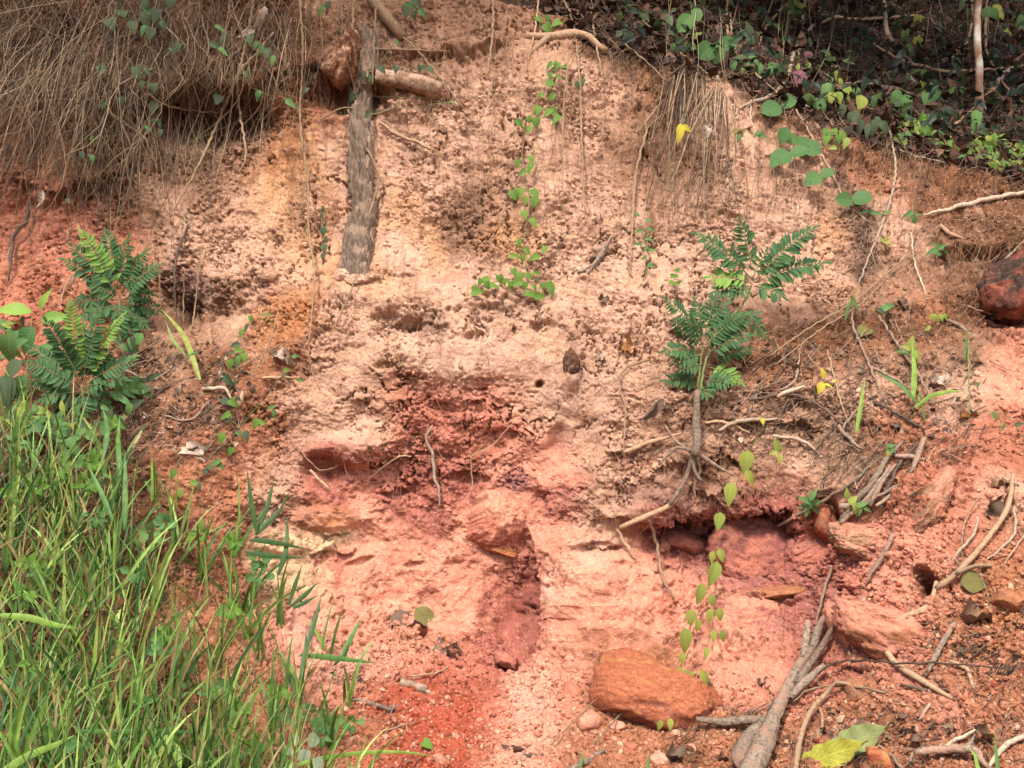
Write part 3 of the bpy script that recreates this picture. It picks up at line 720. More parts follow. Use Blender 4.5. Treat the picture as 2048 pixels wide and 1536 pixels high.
def wood_mat(name, c1, c2, c3=None, scale=1.0, bump=.6, groove=False):
    m, nt, out = nodes(name)
    tc = N_(nt, "ShaderNodeTexCoord"); oi = N_(nt, "ShaderNodeObjectInfo")
    mp = N_(nt, "ShaderNodeMapping"); mp.inputs["Scale"].default_value = (1, 1, .22) if groove else (1, 1, 1); L_(nt, tc.outputs["Object"], mp.inputs[0])
    no = N_(nt, "ShaderNodeTexNoise", Scale=60 * scale, Detail=5.0, Roughness=.65); L_(nt, mp.outputs[0], no.inputs["Vector"])
    n2 = N_(nt, "ShaderNodeTexNoise", Scale=14 * scale, Detail=4.0); L_(nt, tc.outputs["Object"], n2.inputs["Vector"])
    cr_ = N_(nt, "ShaderNodeValToRGB"); cr_.color_ramp.elements[0].position = .33; cr_.color_ramp.elements[0].color = (*c1, 1)
    cr_.color_ramp.elements[1].position = .62; cr_.color_ramp.elements[1].color = (*c2, 1)
    L_(nt, no.outputs["Fac"], cr_.inputs[0])
    mx = N_(nt, "ShaderNodeMix", data_type='RGBA'); L_(nt, cr_.outputs[0], mx.inputs["A"]); mx.inputs["B"].default_value = (*(c3 or c2), 1)
    rr = N_(nt, "ShaderNodeMapRange"); rr.inputs["From Min"].default_value = .48; rr.inputs["From Max"].default_value = .62; L_(nt, n2.outputs["Fac"], rr.inputs["Value"]); L_(nt, rr.outputs[0], mx.inputs["Factor"])
    hs = N_(nt, "ShaderNodeMath", operation='MULTIPLY_ADD'); hs.inputs[1].default_value = .5; hs.inputs[2].default_value = .75; L_(nt, oi.outputs["Random"], hs.inputs[0])
    vm = N_(nt, "ShaderNodeVectorMath", operation='SCALE'); L_(nt, mx.outputs["Result"], vm.inputs[0]); L_(nt, hs.outputs[0], vm.inputs["Scale"])
    p = N_(nt, "ShaderNodeBsdfPrincipled", Roughness=.85); p.inputs["Specular IOR Level"].default_value = .2
    L_(nt, vm.outputs[0], p.inputs["Base Color"])
    bp = N_(nt, "ShaderNodeBump", Strength=bump, Distance=.009); L_(nt, no.outputs["Fac"], bp.inputs["Height"]); L_(nt, bp.outputs[0], p.inputs["Normal"])
    L_(nt, p.outputs[0], out.inputs[0]); return m

M = MAT
M['heart'] = leaf_mat("young_heart_leaf", (.075, .17, .025), (.15, .26, .04), .35, .25)
M['frond'] = leaf_mat("dark_leaflet", (.028, .078, .028), (.062, .135, .040), .2, .30, .4)
M['frond_y'] = leaf_mat("young_leaflet", (.12, .26, .05), (.24, .38, .07), .35, .25, .4)
M['round'] = leaf_mat("broad_green_leaf", (.04, .105, .03), (.09, .18, .04), .25, .25, .4)
M['under'] = leaf_mat("undergrowth_leaf", (.05, .13, .04), (.12, .22, .06), .3, .45, .45)
M['dark'] = leaf_mat("dull_dark_leaf", (.035, .06, .028), (.075, .10, .045), .2, .35, .5)
M['lime'] = leaf_mat("yellow_green_leaf", (.17, .24, .05), (.32, .35, .07), .35, .35, .5)
M['yellow'] = leaf_mat("yellow_leaf", (.46, .42, .04), (.56, .46, .05), .3, .3, .5)
M['purple'] = leaf_mat("purple_leaf", (.12, .04, .06), (.20, .08, .09), .2, .5, .5)
M['olive'] = leaf_mat("olive_dying_leaf", (.12, .11, .035), (.24, .20, .08), .15, .5, .6, dead=True)
M['dead_brown'] = leaf_mat("brown_dead_leaf", (.13, .075, .045), (.26, .16, .10), .1, .5, .8, dead=True)
M['dead_pale'] = leaf_mat("bleached_dead_leaf", (.34, .25, .19), (.52, .42, .33), .1, .35, .8, dead=True)
M['dead_dark'] = leaf_mat("rotting_dark_leaf", (.085, .055, .038), (.17, .115, .08), .05, .5, .7, dead=True)
M['dead_rust'] = leaf_mat("rust_dead_leaf", (.22, .09, .03), (.34, .17, .06), .1, .5, .8, dead=True)
M['bark'] = wood_mat("old_bark", (.10, .07, .05), (.215, .15, .108), (.29, .20, .14), 1.3, 1.6, True)
M['deadwood'] = wood_mat("dead_wood", (.10, .07, .05), (.30, .225, .165), (.28, .17, .12), 1.2, 1.2)
M['whitewood'] = wood_mat("pale_wood", (.20, .15, .10), (.44, .34, .25), (.34, .24, .17), 1.2, .4)
M['root'] = wood_mat("bare_root", (.18, .11, .065), (.38, .25, .15), (.30, .19, .12), 1.2, .4)
M['drystem'] = wood_mat("dry_stem", (.16, .105, .06), (.31, .21, .12), (.22, .15, .09), 1.5, .3)
M['darkwood'] = wood_mat("wet_dark_wood", (.05, .035, .028), (.13, .09, .065), (.09, .06, .045), 1.2, .6)
M['greenstem'] = wood_mat("green_stem", (.09, .12, .04), (.17, .19, .07), (.15, .13, .07), 1.2, .3)
M['redbark'] = wood_mat("reddish_bark", (.10, .055, .036), (.30, .18, .115), (.40, .26, .18), 1.1, 1.5)
M['lichen'] = wood_mat("lichened_bark", (.20, .11, .07), (.34, .20, .13), (.62, .55, .45), .55, .3)
M['grass'] = tint_mat("grass_blades", .5, .32)
M['drygrass'] = tint_mat("dry_stems", .8, .05)

# ------------------------------------------------------------------ leaves
def w_ov(t): return math.sin(math.pi * min(1, t ** .62)) ** .9 * .5            # ovate, widest low
OUT = {
 'ovate': lambda t: .5 * math.sin(math.pi * t ** .72) ** .85 * (1 - .25 * t),
 'lance': lambda t: .5 * math.sin(math.pi * t ** .85) ** 1.15,
 'round': lambda t: .5 * math.sin(math.pi * t ** .88) ** .55,
 'oblong': lambda t: .5 * min(1, math.sin(math.pi * t ** .9) ** .45),
 'heart': lambda t: .5 * (math.sin(math.pi * (t * .92 + .08) ** .60) ** .75) * (1 - .18 * t) if t < 1 else 0.0,
}
def leaf_me(name, shape, mat, n=7, wid=.5, fold=.18, droop=.2, curl=0., wave=0., holes=False, seed=0, twist=0.):
    """a blade one unit long from the origin along +Y, face +Z"""
    rd = random.Random(seed); f = OUT[shape]
    V, F, UV = [], [], []
    cols_ = (-1, -.5, 0, .5, 1)
    for i in range(n + 1):
        t = i / n
        hw = max(f(t), .004) * wid * 2 * (1 + wave * .25 * rd.uniform(-1, 1))
        for c_ in cols_:
            x = c_ * hw
            back = -.10 * abs(c_) ** 2 if (shape == 'heart' and t < .02) else 0
            z = fold * abs(x) - droop * t * t + wave * .10 * rd.uniform(-1, 1) * abs(c_) + wave * .07 * math.sin(t * 9 + c_ * 2 + seed)
            y = t * (1 - .15 * droop) + back
            if curl:
                a = c_ * curl; rr = hw / max(abs(curl), .2)
                x = math.sin(a) * rr; z += (1 - math.cos(a)) * rr
            if twist:
                a = twist * t; x, z = x * math.cos(a) - z * math.sin(a), x * math.sin(a) + z * math.cos(a)
            V.append((x, y, z)); UV.append((.5 + c_ * .5, t))
    for i in range(n):
        for c_ in range(4):
            if holes and rd.random() < .10 and 0 < i < n - 1: continue
            a = i * 5 + c_; F.append((a, a + 1, a + 6, a + 5))
    me = bpy.data.meshes.new(name); me.from_pydata(V, [], F); me.update()
    uv = me.uv_layers.new(name="UVMap")
    for l in me.loops: uv.data[l.index].uv = UV[l.vertex_index]
    me.polygons.foreach_set("use_smooth", [True] * len(me.polygons)); me.materials.append(M[mat])
    return me
LV = {}
def leafset(key, shape, mat, k_=3, **kw):
    LV[key] = [leaf_me("leaf", shape, mat, seed=i * 13 + len(LV), **{a: (b * random.uniform(.75, 1.3) if a in ('fold', 'droop', 'wid') else b) for a, b in kw.items()}) for i in range(k_)]
leafset('heart', 'heart', 'heart', wid=.46, fold=.25, droop=.25)
leafset('heart_dark', 'heart', 'dark', wid=.46, fold=.25, droop=.25)
leafset('leaflet', 'oblong', 'frond', wid=.17, fold=.3, droop=.12, n=4)
leafset('leaflet_y', 'oblong', 'frond_y', wid=.16, fold=.3, droop=.12, n=4)
leafset('round', 'round', 'round', wid=.40, fold=.12, droop=.12)
leafset('under', 'ovate', 'under', wid=.27, fold=.25, droop=.3)
leafset('underdark', 'ovate', 'dark', wid=.27, fold=.25, droop=.3)
leafset('lime', 'ovate', 'lime', wid=.27, fold=.25, droop=.3)
leafset('limelance', 'lance', 'lime', wid=.20, fold=.25, droop=.4)
leafset('yellow', 'ovate', 'yellow', wid=.27, fold=.25, droop=.25)
leafset('purple', 'ovate', 'purple', wid=.38, fold=.15, droop=.25)
leafset('broad', 'lance', 'frond_y', wid=.24, fold=.3, droop=.5)
leafset('broadg', 'lance', 'under', wid=.24, fold=.3, droop=.5)
leafset('olive', 'ovate', 'olive', wid=.28, fold=.1, droop=.1, wave=.5)
for nm in ('brown', 'pale', 'dark', 'rust'):
    leafset('dead_' + nm, 'ovate', 'dead_' + nm, 5, wid=.25, fold=.1, droop=.5, curl=1.5, wave=1.6, n=10, twist=.7, holes=(nm == 'pale'))
leafset('roll', 'oblong', 'dead_dark', 3, wid=.24, fold=0., droop=.5, curl=2.2, wave=.8, n=9, twist=.5)
leafset('clover', 'round', 'under', wid=.42, fold=.2, droop=.1, n=5)
leafset('sage', 'round', 'sage', wid=.40, fold=.1, droop=.1) if False else None

def basis(d, n, sc, sw=None):
    d = d.normalized(); n = (n - d * n.dot(d)); n = n.normalized() if n.length > 1e-5 else d.orthogonal().normalized()
    x = d.cross(n); sw = sw or sc
    return Matrix(((x.x * sw, d.x * sc, n.x * sc, 0), (x.y * sw, d.y * sc, n.y * sc, 0), (x.z * sw, d.z * sc, n.z * sc, 0), (0, 0, 0, 1)))
def put_leaf(key, base, d, n, size, parent=None, name="leaf", wide=1.0, label=None):
    me = random.choice(LV[key])
    o = bpy.data.objects.new(name, me); C.objects.link(o)
    m = basis(d, n, size, size * wide)
    m.translation = base - (parent_world(parent) if parent is not None else Vector())
    o.parent = parent
    o.matrix_local = m if parent is not None else Matrix.Translation(base) @ basis(d, n, size, size * wide)
    if label: o["label"] = label
    return o
def parent_world(p):
    v = Vector()
    while p is not None: v = v + p.location; p = p.parent
    return v
def pic_dir(ang, tilt=0.0):
    """direction seen at this clock angle from the open side: 0 = up, 90 = towards +X; tilt > 0 leans out from the bank"""
    a = R(ang)
    return Vector((math.sin(a), -tilt, math.cos(a))).normalized()
def face(j=.35): return Vector((random.uniform(-j, j), -1, .45 + random.uniform(-j, j))).normalized()

def leafy(name, label, cat, leaves, stems, off=.03, group=None, stemmat='greenstem', key='under', srad=.0022, j=.4):
    """a creeper or little plant: stems as traced paths, leaves as (x, y, length in image pixels, angle[, key])"""
    ax = sum(l[0] for l in leaves) / len(leaves); ay = max(l[1] for l in leaves)
    if stems: ax, ay = stems[0][0][0], stems[0][0][1]
    root = thing(name, label, cat, at_floor(ax, ay, 0.0), group)
    for s in stems:
        P = trace(s, off * .6)
        V, F = tube(P, [srad * 1.2, srad, srad * .6], 4, .1, ref=root.location, bend=.002, seed=int(s[0][0]))
        part("stem", pymesh("stem", V, F), root, (0, 0, 0), M[stemmat])
    for l in leaves:
        x, y, sz, ang = l[:4]; kk_ = l[4] if len(l) > 4 else key; wd = l[5] if len(l) > 5 else 1.0
        s = sz * m_per_px(x, y); d = pic_dir(ang + random.uniform(-8, 8), random.uniform(.1, .5))
        c = at_floor(x, y, off + s * .25 + random.uniform(0, .02))
        put_leaf(kk_, c - d * s * .45, d, face(j), s * random.uniform(.78, 1.02), root, wide=wd * random.uniform(.8, 1.05))
    return root

# ================================================================== rocks
def rock(name, label, px, py, rx, ry, rz, rot=0, seed=0, c1='o', c2='O', c3=None, planes=7, off=0.0, sub=4, cat="rock", bump=.12, group=None, strat=0.0, depth=None, zm=.25, fl=0, blk=1.0):
    """rx, ry: half size across and up in image pixels, rz: half depth in metres; sits in the bank at this image pixel"""
    rd = np.random.default_rng(seed + 100)
    bm = bmesh.new(); bmesh.ops.create_icosphere(bm, subdivisions=sub, radius=1.0)
    V = np.array([v.co[:] for v in bm.verts]); F = np.array([[v.index for v in f.verts] for f in bm.faces]); bm.free()
    V = np.sign(V) * np.abs(V) ** blk
    for _ in range(planes):
        n = rd.normal(size=3); n /= np.linalg.norm(n); d = rd.uniform(.55, .85)
        e = V @ n - d; V = V - np.where(e > 0, e, 0)[:, None] * n * .93
    k_ = m_per_px(px, py)
    a, b = V[:, 0] * 2.1 + V[:, 1] * 1.1 + seed * 3.7, V[:, 2] * 2.1 + V[:, 1] * 1.5
    nz = fbm(a, b, 5, seed % 9 + 300) * bump + fbm(a * 5, b * 5, 3, seed % 7 + 310) * bump * .35
    if strat: 
        q = (V[:, 2] + .3 * nz / max(bump, .01) * .3) * 5; nz = nz + strat * ((q - np.floor(q)) - .5)
    if sub >= 4:
        v_ = fbm(a * 4, b * 6, 5, 330, gain=.6) * 5; nz = nz + (fl if fl else (.005 if sub == 6 else .03)) * (np.floor(v_) + sstep(.8, 1, v_ - np.floor(v_)))
    L = np.linalg.norm(V, axis=1, keepdims=True); V = V * (1 + nz[:, None] / np.maximum(L, .3))
    t1 = fbm(a * 1.2 + 5, b * 1.2, 4, 320); t2 = fbm(a * 9, b * 9, 3, 321)
    c = lin(PAL[c1]) * ALB * np.ones((len(V), 1)); w_ = sstep(-.15, .18, t1 + zm * V[:, 2])[:, None]; c = c * (1 - w_) + lin(PAL[c2]) * ALB * w_
    if c3: w_ = sstep(.22, .4, fbm(a * 1.7, b * 1.7 + 9, 4, 322))[:, None]; c = c * (1 - w_) + lin(PAL[c3]) * ALB * w_
    c = c * np.clip(1 + .5 * t2, .5, 1.5)[:, None]
    s = np.array([rx * k_, rz, ry * k_]); P = V * s
    aa = -R(rot); x, z = P[:, 0].copy(), P[:, 2].copy(); P[:, 0] = x * math.cos(aa) - z * math.sin(aa); P[:, 2] = x * math.sin(aa) + z * math.cos(aa)
    me = mesh_np(name, P, tris=F); set_col(me, np.clip(c, .01, .8)); me.materials.append(MAT['rock'])
    loc = at_floor(px, py, off) if depth is None else w3(px, py, depth)
    o = bpy.data.objects.new(name, me); C.objects.link(o); o.location = loc
    o["label"] = label; o["category"] = cat
    if group: o["group"] = group
    return o
MAT['rock'] = earth_material("weathered_rock", bump=1.0, scale=.7, grain=(.68, 1.32), quartz=.10)

rock("boulder", "large orange boulder with a dusty red front face at the foot of the bank", 1302, 1398, 132, 88, .26, 9, 12, 'N', 'M', 'O', 6, off=-.06, sub=6, bump=.12, cat="boulder", zm=.8, blk=.75, fl=.001)
rock("boulder", "round pink clay coated boulder hanging from the bank beside the red gully", 985, 1040, 92, 84, .19, 20, 33, 'r', 's', None, 12, off=-.10, sub=6, bump=.12, cat="boulder", zm=.7, fl=.014)
rock("rock", "orange brown underside lump wedged beneath the hanging pink boulder", 1000, 1096, 44, 22, .10, 12, 6, 'M', 'O', None, 5, off=-.03, sub=4)
rock("rock", "dark red rock with a blackened top jutting from the slope at the picture edge", 2020, 598, 70, 94, .22, -8, 9, 'N', 'd', None, 12, off=.03, sub=5, bump=.16, blk=.85)
rock("rock", "smooth purplish red stone face inside the overhung hollow", 1508, 1112, 98, 80, .17, 20, 11, 'r', 'v', None, 3, off=-.05, sub=5, bump=.07, strat=.03)
rock("rock", "flat purple stone lying in the shadowed end of the overhung hollow", 1362, 1085, 62, 30, .10, 6, 12, 'v', 'c', None, 7, off=-.04, sub=4, bump=.07)
rock("rock", "rounded purple stone bulging below the orange flake ledge", 1500, 1240, 88, 54, .12, 6, 13, 'v', 'p', None, 4, off=-.075, sub=5, bump=.05)
rock("rock", "thin orange flake of rock jutting over the purple stone", 1560, 1186, 56, 12, .08, -10, 14, 'O', 'o', None, 5, off=.0, sub=4, bump=.1)
rock("slab", "small pale pink slab jutting from the right hand slope", 1722, 1084, 80, 32, .15, 20, 15, 'g', 'p', None, 9, off=-.04, sub=5, bump=.12, cat="rock")
rock("slab", "big undercut slab of layered orange earth beside the forked dead branch", 1796, 1272, 140, 84, .18, 27, 16, 'o', 'p', None, 10, off=-.09, sub=5, bump=.12, strat=.04, cat="rock")
rock("slab", "narrow pinkish slab standing edge on beside the big undercut slab", 1690, 1275, 24, 78, .10, -24, 17, 's', 'p', None, 8, off=.0, sub=4, bump=.08, cat="rock")
rock("rock", "tall grey pink rock fin leaning above the small pink slab", 1856, 1005, 32, 84, .10, 28, 18, 'g', 'p', None, 7, off=-.05, sub=5, bump=.12)
rock("rock", "reddish clay block under the green sprig by the stick pile", 1648, 1045, 26, 52, .08, -8, 19, 'x', 'o', None, 7, off=.0, sub=4, bump=.1)
rock("rock", "pink stone with a dark hollow lying below the orange boulder", 1178, 1446, 30, 24, .06, 10, 20, 'p', 's', None, 9, off=.02, sub=3, bump=.08)
rock("rock", "small orange stone leaning on the corner of the orange boulder", 1140, 1385, 32, 22, .06, 0, 21, 'O', 'r', None, 7, off=.0, sub=3, bump=.06)
rock("rock", "dusky clay lump under the brow of the big undercut slab", 1715, 1385, 44, 28, .08, 10, 22, 'g', 'o', None, 8, off=.0, sub=4, bump=.12)
rock("rock", "brown lump of bank earth wedged above the sawn log stub", 690, 112, 46, 62, .14, 8, 23, 'g', 'b', 't', 5, off=.02, sub=5, bump=.22)
rock("rock", "round clod of tan earth beneath the half buried trunk line", 540, 555, 22, 14, .04, 0, 24, 't', 'g', None, 6, off=.01, sub=3, bump=.14)
rock("rock", "orange earth block among litter at the bottom edge", 1760, 1520, 40, 26, .07, 10, 25, 'x', 'O', None, 7, off=.0, sub=3, bump=.08)
rock("rock", "orange brown clod at the end of the log pile near the picture edge", 2020, 1200, 40, 34, .08, 0, 26, 'O', 'o', None, 6, off=-.01, sub=4, bump=.12)
rock("rock", "dark crusted clod hanging in rootlets on the tan buttress", 1143, 728, 17, 30, .045, -8, 27, 'd', 'b', None, 5, off=.01, sub=4, bump=.25)
rock("rock", "broken red clay tooth at the mouth of the red gully", 1012, 1322, 30, 20, .07, 35, 28, 'c', 'r', None, 9, off=.01, sub=4, bump=.14)

rock("clod", "large tan clod of earth packed against the foot of the half buried trunk", 688, 552, 26, 16, .05, 5, 61, 't', 'T', None, 4, off=.005, sub=4, bump=.2, cat="earth clod")
rock("clod", "tan clod of earth at the lower right corner of the half buried trunk", 744, 556, 22, 14, .05, -8, 62, 't', 'g', None, 4, off=.005, sub=4, bump=.2, cat="earth clod")
rock("clod", "flat tan clod of earth covering the front of the trunk foot", 714, 560, 24, 12, .05, 0, 63, 'T', 't', None, 4, off=.02, sub=4, bump=.2, cat="earth clod")
STN = [(841, 1336, 9), (994, 1463, 13), (1010, 1516, 26), (952, 1510, 22), (880, 1520, 20), (1062, 1402, 12), (1132, 1470, 12), (1118, 1490, 14), (1148, 1470, 13), (1094, 1512, 14), (1235, 1452, 22),
       (1260, 1500, 30), (1205, 1515, 20), (1320, 1520, 26), (1385, 1500, 20), (1350, 1468, 14), (1430, 1510, 22), (690, 1388, 12), (672, 1392, 16), (712, 1372, 9), (640, 1365, 9), (1790, 1105, 12),
       (1830, 1290, 14), (1810, 1305, 18), (1818, 1275, 10), (1910, 1380, 10), (2016, 1390, 12), (1915, 1425, 18), (1930, 1405, 11), (1500, 1500, 16), (1745, 1215, 20), (1775, 1225, 14), (1700, 1500, 14),
       (1880, 1450, 12), (1960, 1430, 10), (2030, 1455, 13), (1990, 1330, 10), (1750, 1440, 12), (1660, 1440, 12), (1230, 1480, 12), (1290, 1485, 11), (1170, 1500, 14), (730, 1418, 10), (905, 1478, 11),
       (960, 1440, 10), (1030, 1440, 11), (1080, 1440, 10), (1100, 1420, 9), (690, 1290, 8), (640, 1310, 9), (600, 1330, 9), (560, 1310, 8), (1940, 1240, 9), (1900, 1210, 9), (1985, 1280, 8),
       (1700, 955, 8), (1764, 1035, 9), (1880, 1010, 8), (1930, 905, 7), (1310, 1440, 10), (1480, 1460, 9), (1540, 1500, 12), (1580, 1525, 10)]
cw = {0: ('M', 'r', 'orange'), 1: ('s', 'p', 'pink'), 2: ('x', 'o', 'rusty red'), 3: ('t', 's', 'tan'), 4: ('p', 't', 'pale')}
for i, (x, y, r) in enumerate(STN):
    a, b, cn = cw[(i * 7 + 3) % 5 if x > 1100 else (1, 4, 3, 2, 1)[i % 5]]
    r = r * .85
    rock("stone", lab(f"{'small' if r < 15 else 'chunky'} {cn} stone", x, y), x, y, r, r * random.uniform(.55, .85), r * .0017, random.uniform(-30, 30), 40 + i, a, b, None, 9, off=.004, sub=2 if r < 14 else 3, bump=.10, cat="stone")

# ================================================================== logs, roots, sticks
def limb(name, label, cat, pts, rads, mat, off=.01, sides=8, lump=.12, ridges=0, kids=(), group=None, bend=0.0, seed=1, kidname="side_branch"):
    """a piece of wood along a traced line; rads in image pixels; kids = (pts, rads[, off]) side branches"""
    P = trace(pts, off); root = thing(name, label, cat, P[0], group)
    k_ = m_per_px(*pts[0][:2])
    V, F = tube(P, [r * k_ for r in rads], sides, lump, ridges, ref=root.location, bend=bend, seed=seed)
    if not kids:
        C.objects.unlink(root); bpy.data.objects.remove(root)
        return solo(name, pymesh(name, V, F), label, cat, P[0], M[mat], group)
    part("main_limb" if cat != "seedling" else "stem", pymesh("limb", V, F), root, (0, 0, 0), M[mat])
    for i, kd in enumerate(kids):
        Pk = trace(kd[0], kd[2] if len(kd) > 2 else off)
        V, F = tube(Pk, [r * k_ for r in kd[1]], max(5, sides - 2), lump, ridges, ref=root.location, bend=bend, seed=seed + i)
        part(kidname, pymesh(kidname, V, F), root, (0, 0, 0), M[mat])
    return root

# the half buried trunk, its bark in long plates
P = trace([(742, 70, .03), (735, 140, .05), (722, 215, .035), (724, 290, .012), (719, 350, .02), (729, 410, .008), (719, 470, .012), (713, 530, -.005), (711, 572, -.08)], .045)
root = thing("trunk", "thick grey brown trunk standing half buried in the upper bank", "tree trunk", P[0])
k_ = m_per_px(722, 350)
k_ *= .88
V, F = tube(P, [18 * k_, 21 * k_, 25 * k_, 23 * k_, 27 * k_, 25 * k_, 31 * k_, 33 * k_, 34 * k_], 30, .10, .13, ref=root.location, seed=4, bend=.0025)
part("core", pymesh("core", V, F), root, (0, 0, 0), M['bark'])
rd = random.Random(5)
for i in range(210):
    t = rd.random() * .93; j = t * (len(P) - 1); a = P[int(j)].lerp(P[min(int(j) + 1, len(P) - 1)], j % 1)
    rr = float(np.interp(t, [0, .12, .25, .37, .5, .62, .75, .87, 1], [18, 21, 25, 23, 27, 25, 31, 33, 34])) * k_
    an = rd.uniform(-math.pi * .5, math.pi * .5); o_ = Vector((math.sin(an), -math.cos(an), 0))
    wd = rd.uniform(.008, .015); ln = rd.uniform(.035, .10); th = rd.uniform(.005, .012); tt = Vector((-o_.y, o_.x, 0))
    c = a + o_ * (rr * .97) - root.location; up_ = Vector((rd.uniform(-.15, .15), 0, 1)).normalized()
    V, F = [], []
    for zz, ww in ((-1, .35), (-.5, 1), (.4, 1), (1, .3)):
        for xx, oo in ((-1, 0), (-.5, 1), (.5, 1), (1, 0)): V.append(c + up_ * ln * zz * .5 + tt * wd * xx * ww * rd.uniform(.8, 1.2) + o_ * th * (oo * rd.uniform(.8, 1.2)))
    for r_ in range(3):
        for q in range(3): b = r_ * 4 + q; F.append((b, b + 1, b + 5, b + 4))
    part("bark_plate", pymesh("bark_plate", V, F, False), root, (0, 0, 0), M['bark'])

limb("log", "short sawn log stub poking sideways out of the top of the half buried trunk", "log", [(752, 152), (800, 160), (850, 172), (884, 180)], [13, 17, 19, 16], 'redbark', .03, 16, .12, .08)
limb("broken_branch", "broken orange brown branch slanting down at the top edge above the log stub", "branch", [(736, -12), (765, 25), (790, 55), (806, 76)], [10, 13, 12, 9], 'root', .05, 8)
limb("forked_branch", "short pale forked branch lying on the lip of the bank under dark forest", "branch", [(1052, 72), (1100, 74), (1150, 68), (1178, 74), (1196, 92), (1212, 103)], [8, 9, 10, 9, 8, 8], 'root', .05, 8,
     kids=[([(1098, 72), (1076, 92), (1060, 109)], [8, 7, 6], .04)])
limb("dead_branch", "large bleached forked dead branch leaning on the soil between boulder and slab", "branch",
     [(1492, 1560), (1530, 1480), (1562, 1400), (1600, 1330), (1627, 1288), (1642, 1245), (1680, 1199)], [22, 24, 16, 13, 11, 9, 4], 'deadwood', .09, 14, .16, .14,
     kids=[([(1607, 1315), (1613, 1270), (1616, 1241)], [9, 8, 7], .12), ([(1590, 1370), (1640, 1300), (1660, 1265), (1683, 1228)], [12, 8, 7, 4], .10),
           ([(1545, 1450), (1500, 1440), (1450, 1444), (1392, 1438)], [12, 10, 8, 6], .08), ([(1505, 1545), (1480, 1520), (1500, 1475), (1525, 1450)], [16, 18, 17, 12], .08),
           ([(1580, 1395), (1625, 1350), (1650, 1330)], [9, 10, 5], .09)])
limb("root", "kinked ochre root arching over soil right of the forked dead branch", "root", [(1590, 1545), (1601, 1475), (1623, 1420), (1654, 1385), (1674, 1364), (1701, 1370), (1722, 1390)], [6, 6, 6, 6, 5, 4, 3], 'root', .07)
limb("root", "long pale root hooking across the big undercut slab", "root", [(1873, 1163), (1857, 1213), (1810, 1233), (1785, 1262), (1768, 1282), (1787, 1323), (1842, 1360), (1904, 1397)], [4, 6, 6, 6, 6, 6, 5, 3], 'root', .05)
limb("root", "long tan root climbing the right hand slope from the burrow hole", "root", [(2026, 948), (2014, 1018), (1963, 1092), (1912, 1147), (1872, 1178)], [4, 5, 5, 6, 6], 'root', .05,
     kids=[([(1912, 1147), (1950, 1132), (1984, 1131)], [4, 4, 3])])
